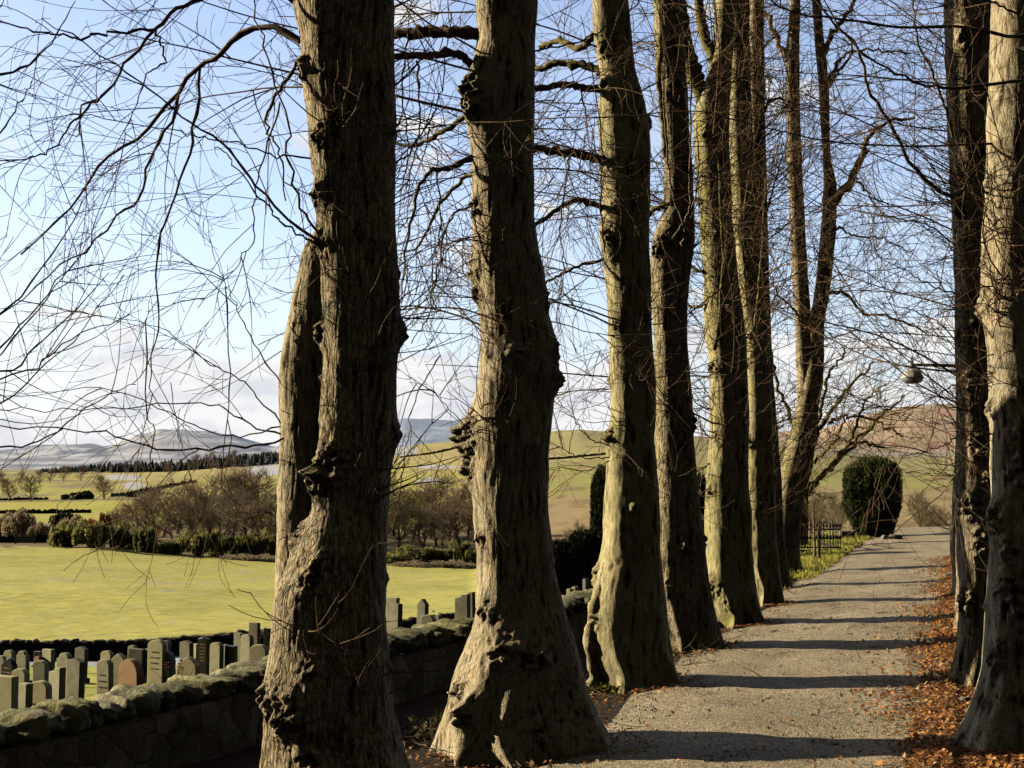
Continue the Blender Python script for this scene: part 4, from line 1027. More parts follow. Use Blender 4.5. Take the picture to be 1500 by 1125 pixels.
def blob_stone(mb, c, size, rz, r, rough=1.0, tone=None):
    """a weathered rounded block"""
    n = 9; g = np.linspace(-1, 1, n); V = []; Q = []
    def sq(p): # cube to rounded block
        p = np.asarray(p, float); e = 3.4
        return p / (np.sum(np.abs(p) ** e, 1) ** (1 / e))[:, None]
    fcs = []
    off = 0
    for ax in range(3):
        for sg in (-1, 1):
            A, B = np.meshgrid(g, g); p = np.zeros((n * n, 3)); p[:, ax] = sg; p[:, (ax + 1) % 3] = A.ravel() * (1); p[:, (ax + 2) % 3] = B.ravel() * sg
            V.append(p); idx = np.arange(n * n).reshape(n, n) + off
            Q.append(np.stack([idx[:-1, :-1], idx[:-1, 1:], idx[1:, 1:], idx[1:, :-1]], -1).reshape(-1, 4)); off += n * n
    V = sq(np.concatenate(V)); Q = np.concatenate(Q)
    sd = r.uniform(0, 50)
    V = V * (1 + .20 * fbm(V * 1.3 + sd, 2) + .07 * rough * fbm(V * 3.2 + sd, 3))[:, None]
    V = V * np.asarray(size) / 2
    tl = r.normal(0, .10); R1 = np.array([[math.cos(tl), 0, math.sin(tl)], [0, 1, 0], [-math.sin(tl), 0, math.cos(tl)]])
    R = np.array([[math.cos(rz), -math.sin(rz), 0], [math.sin(rz), math.cos(rz), 0], [0, 0, 1]])
    mb.add(V @ R1.T @ R.T + np.asarray(c), Q, None, None if tone is None else np.tile(tone, (len(V), 1)))
def near_wall():
    t = empty('cemetery_wall', (WA[0], WA[1], 0), 'low dry stone wall with rough coping stones between the tree row and the graveyard', 'stone wall')
    L0, L1 = -5.0, 17.0; top = .28; th = .36
    prof = [(th / 2 + .03, -.2), (th / 2 + .03, 0), (th / 2 + .02, top * .4), (th / 2, top * .8), (th / 2 - .02, top), (0, top + .01), (-th / 2 + .02, top), (-th / 2, top * .5), (-th / 2 - .03, 0), (-th / 2 - .08, -.8), (-th / 2 - .1, -1.5), (-th / 2 - .12, -2.6)]
    dense = []
    for a, b in zip(prof[:-1], prof[1:]):
        k = max(2, int(math.hypot(a[0] - b[0], a[1] - b[1]) / .04))
        for u in range(k): dense.append((a[0] + (b[0] - a[0]) * u / k, a[1] + (b[1] - a[1]) * u / k))
    dense.append(prof[-1]); dense = np.array(dense)
    s = np.arange(L0, L1, .05); S, J = np.meshgrid(s, np.arange(len(dense)), indexing='ij')
    o_, z_ = dense[J, 0].ravel(), dense[J, 1].ravel(); ss = S.ravel()
    P = np.stack([ss, o_, z_], 1)
    # rubble faces: cells pushed in and out
    cell = pn(np.floor(P * np.array([3.2, 1, 6.5]) + .5 * pn(P * 2)[:, None]) * 3.71 + .37)
    o2 = o_ + np.sign(o_) * (.03 * cell + .012 * fbm(P * 9, 3))
    wp = wall_pt(ss); nn = np.where((ss < BEND)[:, None], wn, wn2)
    X = wp[:, 0] + o2 * nn[:, 0]; Y = wp[:, 1] + o2 * nn[:, 1]
    n, k = S.shape; idx = np.arange(n * k).reshape(n, k)
    Q = np.stack([idx[:-1, :-1], idx[1:, :-1], idx[1:, 1:], idx[:-1, 1:]], -1).reshape(-1, 4)
    link('wall_body', make_mesh('wall_body', np.stack([X, Y, z_], 1), Q), M['wall'], t)
    mb = MB(); r = np.random.default_rng(5); u = L0
    while u < L1:
        w = r.uniform(.09, .20); h = r.uniform(.08, .13)
        dd_ = wdir if u < BEND else wdir2; rz = math.atan2(dd_[1], dd_[0])
        c = wall_pt(u + w / 2) + wn * r.normal(0, .025)
        blob_stone(mb, (c[0], c[1], top + h * .42 + .02), (w * .86, th + r.uniform(-.04, .08), h * 1.3), rz + r.normal(0, .07), r, rough=1.1, tone=r.uniform(.45, 1.2) * np.array([.42, .40, .23 * r.uniform(.85, 1.1)]))
        u += w * .97
    cm = vcol_material('cope_stone', .95, 9, .35, 1.9, .9, .02, 26)
    link('coping', mb.mesh('coping'), cm, t)
    attach_all(t)
near_wall()

def far_wall():
    pxs = np.arange(-700, 900, 4.0)
    dws = np.interp(pxs, DW_PX, DW_D) - .15
    X = (pxs - 750) / F * dws; Y = dws
    zt = CAMZ + (690 - np.interp(pxs, [-700, 0, 200, 350, 600, 690, 900], [939, 938, 935.5, 927, 906, 893, 862])) * dws / F
    t = empty('boundary_wall', (at(200, 950, 41)[0], 41, gz(-11, 40)), 'dark dry stone wall curving along the far side of the graveyard below the field', 'stone wall')
    mb = MB(); r = np.random.default_rng(8)
    n = len(pxs)
    zb = height(X, Y - .5) - .3
    m = 8; rows = []
    for j in range(m):
        f = j / (m - 1)
        for sgn in (0,):
            pass
        P = np.stack([X, Y - .22 + .05 * f, zb + (zt - .12 - zb) * f], 1)
        P[:, 1] += .06 * pn(P * np.array([2.4, 1, 5]))
        rows.append(P)
    for j in range(3):
        P = np.stack([X, Y + .18 * (j - 0), zt - .12 - (.5 if j == 2 else 0)], 1); rows.append(P)
    V = np.concatenate(rows); idx = np.arange(len(V)).reshape(len(rows), n)
    mb.add(V, np.stack([idx[:-1, :-1], idx[:-1, 1:], idx[1:, 1:], idx[1:, :-1]], -1).reshape(-1, 4))
    link('wall_body', mb.mesh('wall_body'), M['wall_far'], t)
    mb = MB(); arc = np.concatenate([[0], np.cumsum(np.hypot(np.diff(X), np.diff(Y)))]); u = 0.0
    while u < arc[-1]:
        w = r.uniform(.22, .5); i = u + w / 2
        c = [np.interp(i, arc, X), np.interp(i, arc, Y) - .05, np.interp(i, arc, zt) - .08 + r.normal(0, .02)]
        blob_stone(mb, c, (w, .4, r.uniform(.2, .34)), r.normal(0, .1), r); u += w * .95
    link('coping', mb.mesh('coping'), M['wall_far'], t)
    attach_all(t)
far_wall()

# ------------------------------------------------------------------ gravestones
def stone_mat(name, c, c2, rough=.85):
    return simple_noise(name, c, c2, 5, rough, .35, .01, 7)
GM = dict(cream=stone_mat('cream_stone', (.62, .57, .28), (.92, .85, .48)), grey=stone_mat('grey_stone', (.48, .46, .27), (.80, .76, .48)), dark=stone_mat('dark_stone', (.22, .205, .14), (.46, .43, .29)),
          black=stone_mat('black_granite', (.012, .012, .013), (.03, .03, .03), .3), red=stone_mat('red_sandstone', (.32, .17, .12), (.48, .27, .19)), brown=stone_mat('brown_stone', (.50, .30, .16), (.72, .46, .27)), pale=stone_mat('pale_stone', (.30, .29, .24), (.50, .48, .42)))
M['gold'] = simple_noise('gold_paint', (.45, .30, .10), (.6, .42, .16), 30, .5)
M['ink'] = simple_noise('dark_lettering', (.16, .15, .11), (.26, .24, .18), 30, .8)
def top_profile(w, h, shape):
    a = w / 2
    if shape == 'flat': return [(-a, h), (a, h)]
    if shape == 'round':
        rise = min(.28 * w, h * .4); return [(-a * math.cos(k / 14 * math.pi), h - rise + rise * math.sin(k / 14 * math.pi)) for k in range(15)]
    if shape == 'arch': return [(-a * math.cos(k / 16 * math.pi), h - a + a * math.sin(k / 16 * math.pi)) for k in range(17)]
    if shape == 'peak': return [(-a, h - .14 * w), (0, h), (a, h - .14 * w)]
    if shape == 'gable': return [(-a, h - .45 * w), (0, h), (a, h - .45 * w)]
    if shape == 'gothic':
        L = [(-a, h - .55 * w), (-a * .8, h - .30 * w), (-a * .45, h - .1 * w), (0, h)]; return L + [(-x, z) for x, z in L[-2::-1]]
    if shape == 'shoulder':
        L = [(-a, h - .30 * w), (-a * .72, h - .30 * w), (-a * .68, h - .20 * w)]
        arc = [(-a * .68 * math.cos(k / 10 * math.pi), h - .20 * w + .20 * w * math.sin(k / 10 * math.pi)) for k in range(1, 10)]
        return L + arc + [(-x, z) for x, z in L[::-1]]
    if shape == 'slant': return [(-a, h - .35 * w), (-a * .2, h - .05 * w), (a * .1, h), (a * .6, h - .1 * w), (a, h - .3 * w)]
    if shape == 'broken': return [(-a, h - .28 * w), (-a * .1, h - .18 * w), (0, h - .05 * w), (a, h)]
    if shape == 'dip': return [(-a, h - .05 * w)] + [(a * (-1 + 2 * k / 8) * .98, h - .10 * w + .10 * w * math.cos((k / 8 - .5) * 6.28) ** 2) for k in range(1, 8)] + [(a, h - .05 * w)]
def slab(w, h, th, shape):
    pr = [(-w / 2, 0)] + top_profile(w, h, shape) + [(w / 2, 0)]
    n = len(pr)
    V = [(x, -th / 2, z) for x, z in pr] + [(x, th / 2, z) for x, z in pr]
    me = bpy.data.meshes.new('headstone')
    fs = [list(range(n)), list(range(2 * n - 1, n - 1, -1))] + [[i, n + i, n + (i + 1) % n, (i + 1) % n] for i in range(n)]
    me.from_pydata(V, [], fs); me.update()
    return me
def gravestone(i, px0, px1, ytop, d, shape, mat, label, extra=None, th=None):
    r = np.random.default_rng(900 + i)
    c = at((px0 + px1) / 2, ytop, d); zg = gz(c[0], c[1])
    w = (px1 - px0) * d / F * 1.2; h = c[2] - zg
    bh = min(.14, .2 * h)
    t = empty('gravestone', (c[0], c[1], zg - .02), label, 'gravestone', 'gravestones in the graveyard')
    t.rotation_euler = (r.normal(0, .02), r.normal(0, .018), r.normal(math.radians(-33), .12))
    th = th or min(.2, max(.11, .26 * w))
    me = slab(w * .94, h - bh + .02, th, shape)
    o = link('headstone', me, GM[mat], t); o.location = (0, 0, bh)
    bv = o.modifiers.new('bevel', 'BEVEL'); bv.width = .012; bv.segments = 2; bv.limit_method = 'ANGLE'
    b = MB(); b.box((0, 0, bh / 2), (w * 1.12, th + .12, bh + .004)); ob = link('base', b.mesh('base', False), GM[mat if mat in ('dark', 'grey') else 'grey'], t)
    bv = ob.modifiers.new('bevel', 'BEVEL'); bv.width = .01
    if extra:
        mname, lines, z0, z1, ww = extra
        for k in range(lines):
            m = MB()
            zz = bh + (h - bh) * (z0 + (z1 - z0) * k / max(lines - 1, 1)); x = -w * ww / 2 * r.uniform(.6, 1)
            xe = -x
            while x < xe:
                l_ = r.uniform(.008, .018); m.box((x + l_ / 2, -th / 2 - .002, zz), (l_, .006, r.uniform(.012, .022))); x += l_ + r.uniform(.006, .014)
            link('inscription_line', m.mesh('inscription_line', False), M[mname], o).location = (0, 0, -bh)
    return t
GS = [
 (-8, 28, 990, 17, 'flat', 'cream', 'broad flat topped olive cream gravestone at the left picture edge just behind the wall'),
 (29, 46, 1001, 18, 'flat', 'grey', 'low plain grey gravestone beside the broad olive cream stone at the far left'),
 (44, 76, 997, 18.2, 'round', 'cream', 'cream round topped gravestone with lines of dark lettering close behind the wall', ('ink', 5, .15, .55, .8)),
 (71, 97, 976, 20, 'broken', 'grey', 'grey gravestone with sloping top between the lettered cream stone and the dark tall one'),
 (96, 125, 964, 21, 'peak', 'dark', 'dark wide gravestone with low pointed top, largest of the left cluster'),
 (109, 128, 947, 30, 'peak', 'dark', 'dark pointed gravestone rising behind the dark wide one'),
 (50, 71, 967, 25, 'round', 'grey', 'grey round topped gravestone left of the square tall grey one'),
 (62, 82, 951, 30, 'flat', 'grey', 'square topped tall grey gravestone standing behind the grey round topped one'),
 (19, 44, 979, 22, 'round', 'cream', 'pale cream round topped gravestone left of centre of the left cluster'),
 (0, 26, 964, 25, 'slant', 'black', 'black polished gravestone with gold lettering near the left picture edge', ('gold', 5, .25, .75, .75)),
 (26, 44, 953, 29, 'shoulder', 'grey', 'grey shouldered gravestone behind the pale cream round topped stone'),
 (7, 23, 952, 33, 'round', 'grey', 'small far grey gravestone above the black polished stone'),
 (-6, 10, 960, 31, 'round', 'grey', 'grey rounded gravestone cut by the left picture edge behind the black stone'),
 (49, 62, 961, 30, 'round', 'red', 'small reddish gravestone half hidden behind a grey round topped one'),
 (51, 62, 954, 37, 'flat', 'dark', 'tiny dark gravestone near the far wall above the small reddish one'),
 (83, 108, 956, 34, 'shoulder', 'grey', 'broad grey gravestone far back near the boundary wall, left of the pointed dark one'),
 (144, 167, 966, 22, 'round', 'grey', 'grey round topped gravestone right of the gap of sunny grass', ('ink', 4, .3, .7, .6)),
 (148, 167, 953, 30, 'round', 'cream', 'cream rounded gravestone peeping over the grey one by the grass gap'),
 (165, 186, 957, 26, 'slant', 'cream', 'cream gravestone with sloping top left of the brown one'),
 (174, 212, 965, 23, 'arch', 'brown', 'reddish brown arched gravestone with gold lettering, the most colourful one', ('gold', 3, .12, .42, .6)),
 (188, 211, 950, 30, 'flat', 'dark', 'dark flat topped gravestone directly behind the reddish brown one'),
 (188, 200, 945, 36, 'round', 'grey', 'small round gravestone top showing above the dark flat one'),
 (217, 244, 937, 24, 'round', 'cream', 'tall broad cream gravestone with rounded top right of the reddish brown one', ('ink', 4, .5, .8, .6)),
 (238, 248, 938, 31, 'round', 'pale', 'narrow pale gravestone tucked behind the tall broad cream one'),
 (236, 256, 954, 24, 'gothic', 'pale', 'pale ornate gravestone with pointed top right of the tall broad cream one'),
 (213, 219, 950, 30, 'flat', 'pale', 'thin pale edge of a gravestone left of the tall broad cream one'),
 (260, 292, 962, 23, 'slant', 'cream', 'rough boulder shaped cream gravestone just behind the wall beside red flowers'),
 (264, 285, 938, 28, 'peak', 'dark', 'dark tall gravestone rising behind the rough boulder shaped one'),
 (284, 291, 943, 31, 'flat', 'cream', 'thin cream gravestone edge right of the dark tall one'),
 (290, 308, 933, 27, 'peak', 'black', 'black gravestone with an orange gold panel of lettering', ('gold', 6, .5, .86, .55)),
 (308, 327, 941, 26, 'round', 'grey', 'grey round topped gravestone right of the black one with gold panel'),
 (325, 334, 944, 31, 'flat', 'pale', 'narrow pale gravestone between the grey round one and a small dark one'),
 (331, 347, 946, 26, 'flat', 'black', 'small dark flat gravestone with grey lettering', ('ink', 3, .3, .7, .6)),
 (343, 358, 927, 30, 'flat', 'dark', 'dark flat topped gravestone left of the tall square pillar'),
 (352, 370, 929, 27, 'round', 'grey', 'grey rounded gravestone in front of the tall square pillar'),
 (366, 381, 912, 32, 'flat', 'dark', 'tall square pillar gravestone, highest near the big left trunk'),
 (369, 394, 944, 24, 'round', 'cream', 'low cream round gravestone close to the big left trunk'),
 (386, 396, 920, 32, 'flat', 'grey', 'grey gravestone half hidden behind the nearest left trunk'),
 (567, 585, 875, 28, 'flat', 'grey', 'taller grey gravestone just right of the nearest left trunk, behind another'),
 (570, 588, 884, 25, 'flat', 'dark', 'dark square gravestone just right of the nearest left trunk'),
 (609, 624, 877, 27, 'gable', 'dark', 'slim pointed pillar gravestone between the first and second trunks'),
 (618, 636, 900, 24, 'round', 'grey', 'low rounded gravestone right of the slim pointed pillar'),
 (636, 644, 901, 24.5, 'round', 'pale', 'tiny pale gravestone right of the low rounded one between the trunks'),
 (668, 688, 870, 26, 'broken', 'dark', 'dark gravestone with broken slanting top left of the second trunk'),
 (682, 697, 867, 28, 'broken', 'dark', 'dark gravestone touching the left edge of the second trunk'),
 (855, 861, 846, 23, 'gable', 'pale', 'slender pale marker post above the wall before the third trunk'),
 (832, 839, 862, 21, 'round', 'grey', 'tiny grey stone on the left above the wall before the third trunk'),
 (841, 848, 859, 21.5, 'round', 'grey', 'tiny grey stone on the right above the wall before the third trunk'),
]
for i, g in enumerate(GS):
    gravestone(i, *g[:7], extra=g[7] if len(g) > 7 else None)

def flowers(px, py, d, cols, label, seed):
    r = np.random.default_rng(seed); c = at(px, py, d); zg = gz(c[0], c[1])
    t = empty('flower_bunch', (c[0], c[1], zg), label, 'flowers', 'flowers left on graves')
    h = c[2] - zg
    vb = MB(); vb.lathe((0, 0, 0), [(.05, 0), (.07, .1), (.08, .16), (.07, .16)], 12); link('vase', vb.mesh('vase'), GM['grey'], t)
    S = np.tile([0, 0, .12], (26, 1)) + r.normal(0, .015, (26, 3)); Dn = r.normal(0, .35, (26, 3)); Dn[:, 2] = 1
    P = grow(S, Dn, r.uniform(.75, 1.0, 26) * (h - .1), 5, .05, .2, r=r)
    m = MB(); m.tubes(P, taper(26, 5, .004, .003), 4); link('stems', m.mesh('stems'), M['foliage'], t)
    pm = simple_noise('petal_%d' % seed, cols, np.array(cols) * .7, 9, .6)
    for k in range(9):
        m = MB(); c_ = P[k * 2, -1]
        m.lathe(c_, [(.0, -.012), (.014, -.008), (.016, .004), (.0, .012)], 8)
        for j in range(9):
            a = j / 9 * 6.28; u = np.array([math.cos(a), math.sin(a), .3]) * .045; v = np.array([-math.sin(a), math.cos(a), 0]) * .018
            m.add([c_, c_ + u * .6 + v, c_ + u, c_ + u * .6 - v], [[0, 1, 2, 3]])
        link('flower_head', m.mesh('flower_head', False), pm, t)
M['foliage'] = leafy('foliage', (.03, .05, .015), (.08, .11, .03), 5)
flowers(257, 968, 22.5, (.45, .03, .09), 'deep pink flowers in a vase beside the rough boulder shaped gravestone', 1)
flowers(655, 897, 23.8, (.25, .12, .40), 'purple flowers by the small stones between the first and second trunks', 2)

# ------------------------------------------------------------------ leafy and evergreen plants
def leaf_cloud(n, pts, dirs, ln, wd, r, cols):
    """n small pointed leaves at pts along dirs"""
    d = dirs / (np.linalg.norm(dirs, axis=1, keepdims=True) + 1e-9)
    q = r.normal(0, 1, d.shape); u = np.cross(d, q); u /= np.linalg.norm(u, axis=1, keepdims=True) + 1e-9
    L = r.uniform(*ln, n)[:, None]; W = r.uniform(*wd, n)[:, None]
    V = np.stack([pts - d * L * .3, pts + u * W + d * L * .2, pts + d * L * .7, pts - u * W + d * L * .2], 1)
    return V.reshape(-1, 3), np.arange(n * 4).reshape(-1, 4), np.repeat(cols, 4, 0)
M['yew'] = vcol_material('yew_needles', .75, n_scale=8, lo=.7, hi=1.25, trans=.12)
M['gorse'] = vcol_material('gorse_foliage', .75, n_scale=1.3, lo=.6, hi=1.4, trans=.5)
def yew(name, base, lobes, n, seed, label, cat, c0, c1, leaf=(.06, .13), up=1.0, group=None):
    """columns of upswept foliage; lobes = (dx, dy, radius, z0, z1, taper)"""
    r = np.random.default_rng(seed)
    t = empty(name, base, label, cat, group)
    mb = MB(); core = MB()
    for (dx, dy, rad, z0, z1, bot) in lobes:
        k = int(n / len(lobes)); u = r.random(k) ** .85; a = r.uniform(0, 6.283, k)
        prof = (bot + (1 - bot) * sst(0, .42, u)) * np.sqrt(np.clip(1 - np.clip((u - .80) / .20, 0, 1) ** 2.2, 0, 1)) 
        clump = 1 + .14 * fbm(np.stack([np.cos(a) * 3, np.sin(a) * 3, u * 2.0], 1) + seed, 3)
        rr_ = rad * prof * clump * (1 - .22 * r.random(k) ** 2)
        P = np.stack([dx + rr_ * np.cos(a), dy + rr_ * np.sin(a), z0 + (z1 - z0) * u + r.normal(0, .03, k)], 1)
        Dn = np.stack([np.cos(a) * .45, np.sin(a) * .45, np.full(k, up)], 1) + r.normal(0, .28, (k, 3))
        f = np.clip(.5 + .8 * fbm(P * 3 + seed, 3) + .25 * (clump - 1) * 6, 0, 1)[:, None] * .7 + .3 * r.random((k, 1))
        V, Q, C = leaf_cloud(k, P, Dn, leaf, (leaf[0] * .14, leaf[0] * .3), r, np.asarray(c0) * (1 - f) + np.asarray(c1) * f)
        mb.add(V, Q, None, C)
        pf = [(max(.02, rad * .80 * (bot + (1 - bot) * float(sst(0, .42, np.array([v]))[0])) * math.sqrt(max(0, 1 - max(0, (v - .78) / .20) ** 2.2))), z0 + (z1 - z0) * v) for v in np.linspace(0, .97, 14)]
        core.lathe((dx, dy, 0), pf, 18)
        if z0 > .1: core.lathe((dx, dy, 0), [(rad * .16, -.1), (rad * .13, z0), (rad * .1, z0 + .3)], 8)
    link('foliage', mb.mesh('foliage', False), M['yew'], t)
    link('trunk', core.mesh('trunk'), simple_noise('yew_core_%d' % seed, (.006, .008, .004), (.018, .02, .01), 5), t)  # mostly a dark core added inside the foliage, plus any bare stem
    return t
yd = 33.0
yb = at(1278, 785, yd)
s_ = yd / F
yew('yew_bush', (yb[0], yb[1], gz(yb[0], yb[1])), [(2 * s_, 0, 34 * s_, .06, 116 * s_, .56), (-21 * s_, -.1, 22 * s_, .16, 105 * s_, .35), (22 * s_, .05, 21 * s_, .12, 111 * s_, .45), (6 * s_, -.3, 28 * s_, .05, 113 * s_, .6), (-10 * s_, -.25, 20 * s_, .10, 109 * s_, .6)], 26000, 31, 'dense dark green clipped yew bush at the far left bend of the path', 'yew bush', (.02, .034, .012), (.15, .21, .06), (.05, .11))
g1 = at(850, 866, 24.0); g1z = gz(g1[0], g1[1]); zt = z_at(782, 24.0) - g1z
yew('yew_hedge', (g1[0], g1[1], g1z), [(-.36, .1, .36, .05, zt * .93, .9), (.06, 0, .36, .05, zt, .9), (.42, .2, .34, .05, zt * .95, .9)], 15000, 32, 'dark three humped evergreen behind the wall between the second and third trunks', 'evergreen bush', (.006, .010, .005), (.022, .032, .012), (.07, .15))
g2 = at(884, 800, 34.0); g2z = gz(g2[0], g2[1]); zt = z_at(686, 34.0) - g2z
yew('columnar_evergreen', (g2[0], g2[1], g2z), [(0, 0, .32, .05, zt, .85)], 9000, 33, 'slim columnar evergreen showing beside the third trunk', 'evergreen', (.02, .03, .01), (.08, .10, .03), (.08, .16))
g3 = at(1022, 800, 27.0); g3z = gz(g3[0], g3[1]); zt = z_at(700, 27.0) - g3z
yew('dark_evergreen', (g3[0], g3[1], g3z), [(0, 0, .42, .05, zt, .9)], 7000, 34, 'dark evergreen glimpsed between the fourth and fifth trunks', 'evergreen', (.006, .010, .005), (.025, .035, .012), (.08, .16))

def gorse_mesh(seed, c0, c1, n=2600, flat=.75):
    r = np.random.default_rng(seed)
    mb = MB()
    nb = 9; bc = np.stack([r.uniform(-1, 1, nb), r.uniform(-.5, .5, nb), r.uniform(.2, .65, nb)], 1); br = r.uniform(.25, .5, nb)
    k = r.integers(0, nb, n); v = r.normal(0, 1, (n, 3)); v /= np.linalg.norm(v, axis=1, keepdims=True)
    P = bc[k] + v * br[k][:, None] * r.uniform(.75, 1.08, (n, 1)); P[:, 2] = np.abs(P[:, 2])
    f = np.clip(.5 + fbm(P * 3 + seed, 3) * .9, 0, 1)[:, None]
    V, Q, C = leaf_cloud(n, P, v + np.array([0, 0, .9]) + r.normal(0, .4, (n, 3)), (.10, .22), (.03, .06), r, np.asarray(c0) * (1 - f) + np.asarray(c1) * f)
    mb.add(V, Q, None, C)
    return mb.mesh('foliage', False)
GOR = [gorse_mesh(41, (.09, .11, .035), (.62, .58, .17)), gorse_mesh(42, (.10, .115, .04), (.72, .65, .21)), gorse_mesh(43, (.06, .085, .03), (.42, .44, .14))]
BEECH = gorse_mesh(44, (.28, .11, .045), (.62, .28, .12)); DARKB = gorse_mesh(45, (.01, .015, .008), (.03, .04, .018)); TAN = gorse_mesh(46, (.32, .25, .14), (.66, .53, .33))
for m_ in GOR + [BEECH, DARKB, TAN]: m_.materials.append(M['gorse'])
def shrub(me, px, d, w_px, h_px, label, group, name='gorse_bush', cat='bush'):
    x = (px - 750) / F * d; z = gz(x, d)
    o = bpy.data.objects.new(name, me); COL.objects.link(o); o.location = (x, d, z - .05)
    o.scale = (w_px * d / F / 2.4, w_px * d / F / 2.4, h_px * d / F / 1.0); o.rotation_euler = (0, 0, rng.uniform(-.5, .5))
    return tag(o, label, cat, group)
gr_ = 'gorse bushes along the far edge of the field'
for px in [90, 108, 128, 150, 172, 196, 214, 238, 262, 285, 306, 330, 352, 372, 396, 575, 592, 612, 632, 652, 672, 690, 706]:
    edge = np.interp(px, [0, 140, 260, 400, 540, 690], [151, 151, 152, 153, 154, 155])
    shrub(GOR[int(rng.integers(0, 3))], px + rng.uniform(-4, 4), edge + rng.uniform(0, 4), rng.uniform(26, 50), rng.uniform(15, 38), 'dark green gorse bush in the scrubby line along the far edge of the field', gr_)
shrub(BEECH, 145, 168, 36, 44, 'rusty orange leaved beech bush above the gorse at the left of the field edge', None, 'beech_bush')
shrub(BEECH, 6, 185, 22, 24, 'small orange brown bush at the left picture edge beyond the field', None, 'beech_bush')
shrub(DARKB, 88, 190, 66, 34, 'dark rounded evergreen bush beyond the field left of the orange beech bush', None, 'evergreen_bush')
shrub(DARKB, 128, 185, 40, 26, 'dark evergreen bush directly behind the orange beech bush', None, 'evergreen_bush')
for k, (px, d, w, h) in enumerate([(30, 178, 46, 40), (60, 172, 30, 24), (105, 165, 60, 40), (10, 195, 40, 30)]):
    shrub(TAN, px, d, w, h, 'olive tan leafless thicket beyond the field at the far left', 'tan thickets beyond the field', 'thicket')
for k, (px, d) in enumerate([(600, 149), (640, 150), (670, 150), (350, 148), (380, 148), (405, 148)]):
    shrub(TAN, px, d, 60, 9, 'low strip of dead brown grass at the foot of the gorse', 'dead grass tufts under the gorse', 'grass_tuft', 'grass')

# bare deciduous trees in the distance
def bare_tree(seed, nl=38, spread=.9, rmin=.012, n1=6, n2=4, trunk_h=.22):
    """unit-height leafless tree"""
    r = np.random.default_rng(seed); wood = MB(); tw = MB()
    tr = grow(np.zeros((1, 3)), np.array([[r.normal(0, .06), r.normal(0, .06), 1]]), np.array([.8]), 10, 0, .12, r=r)
    wood.tubes(tr, taper(1, 10, .018, .004), 7)
    S, Dn, t, _ = sprout(tr, nl, trunk_h * .35, 1, (.35, 1.0), r)
    L = r.uniform(.28, .52, len(S)) * (1.15 - .75 * t) * spread + .05
    A = grow(S, Dn, L, 8, 0, .22, .22, r); wood.tubes(A, taper(len(A), 8, .0055 * (1.2 - .6 * t), .002), 4)
    S, Dn, t, _ = sprout(A, n1, .2, 1, (.3, .9), r); B = grow(S, Dn, r.uniform(.08, .22, len(S)) * spread, 6, 0, .3, .15, r); tw.tubes(B, taper(len(B), 6, .0032, .0014) , 3)
    S, Dn, t, _ = sprout(B, n2, .1, 1, (.3, .9), r); C = grow(S, Dn, r.uniform(.04, .12, len(S)) * spread, 4, 0, .3, .1, r); tw.tubes(C, taper(len(C), 4, .0019, .001), 3)
    return wood.mesh('trunk'), tw.mesh('crown')
def btmat(n, a, b): return leafy(n, a, b, 3, .5)
BT = []
for k, (c0, c1, kw) in enumerate([((.155, .125, .085), (.29, .245, .175), {}), ((.17, .13, .095), (.30, .235, .17), dict(nl=42, spread=1.0, trunk_h=.1)), ((.13, .11, .06), (.29, .25, .14), dict(nl=46, spread=.85, trunk_h=.08)), ((.18, .125, .09), (.31, .23, .165), dict(nl=30, spread=.8)), ((.29, .235, .15), (.38, .33, .22), dict(nl=26, spread=.8, n2=3))]):
    w_, c_ = bare_tree(60 + k, **kw); w_.materials.append(btmat('bare_wood_%d' % k, np.array(c0) * 2.4, np.array(c1) * 2.4)); c_.materials.append(btmat('bare_twig_%d' % k, np.array(c0) * 2.7, np.minimum(np.array(c1) * 2.5, .8))); BT.append((w_, c_))
def place_bare(k, px, d, h_px, label, group, ybase=None, name='bare_tree', wide=1.0):
    x = (px - 750) / F * d; z = gz(x, d); h = h_px * d / F
    t = empty(name, (x, d, z - .1), label, 'tree', group); t.rotation_euler = (0, 0, rng.uniform(0, 6.28)); t.scale = (h * wide, h * wide, h)
    for nm, me in zip(('trunk', 'crown'), BT[k]):
        o = bpy.data.objects.new(nm, me); COL.objects.link(o); o.parent = t
    return t
g_ = 'leafless trees beyond the field'
for px, d, h in [(175, 192, 70), (215, 196, 88), (242, 190, 92), (262, 200, 104), (282, 194, 96), (300, 200, 112), (318, 178, 84), (336, 200, 116), (353, 176, 90), (372, 204, 118), (390, 198, 108), (405, 178, 96), (578, 200, 104), (594, 196, 108), (614, 200, 112), (632, 198, 110), (648, 178, 88), (666, 202, 114), (686, 198, 112), (165, 172, 66), (190, 168, 74), (205, 180, 88), (232, 172, 78), (255, 185, 100), (270, 170, 80), (290, 180, 96), (310, 190, 112), (325, 172, 90), (345, 182, 108), (362, 195, 116), (380, 175, 96), (398, 186, 112), (420, 178, 104), (440, 190, 110), (470, 180, 100), (500, 186, 104), (540, 182, 104), (560, 176, 92), (585, 176, 92), (605, 186, 108), (622, 174, 84), (640, 182, 104), (658, 190, 108), (676, 176, 92), (694, 188, 106), (710, 178, 100)]:
    place_bare(int(rng.integers(0, 4)), px, d, h * rng.uniform(.62, .84), 'grey brown leafless tree in the wood beyond the sunny field', g_, wide=1.6)
g_ = 'leafless trees on the slope at the end of the path'
for i in range(40):
    px = rng.uniform(1175, 1440); d = rng.uniform(66, 150)
    place_bare(int(rng.choice([4, 4, 2])), px, d, rng.uniform(40, 70), 'tan leafless scrub tree on the slope beyond the end of the path', g_)
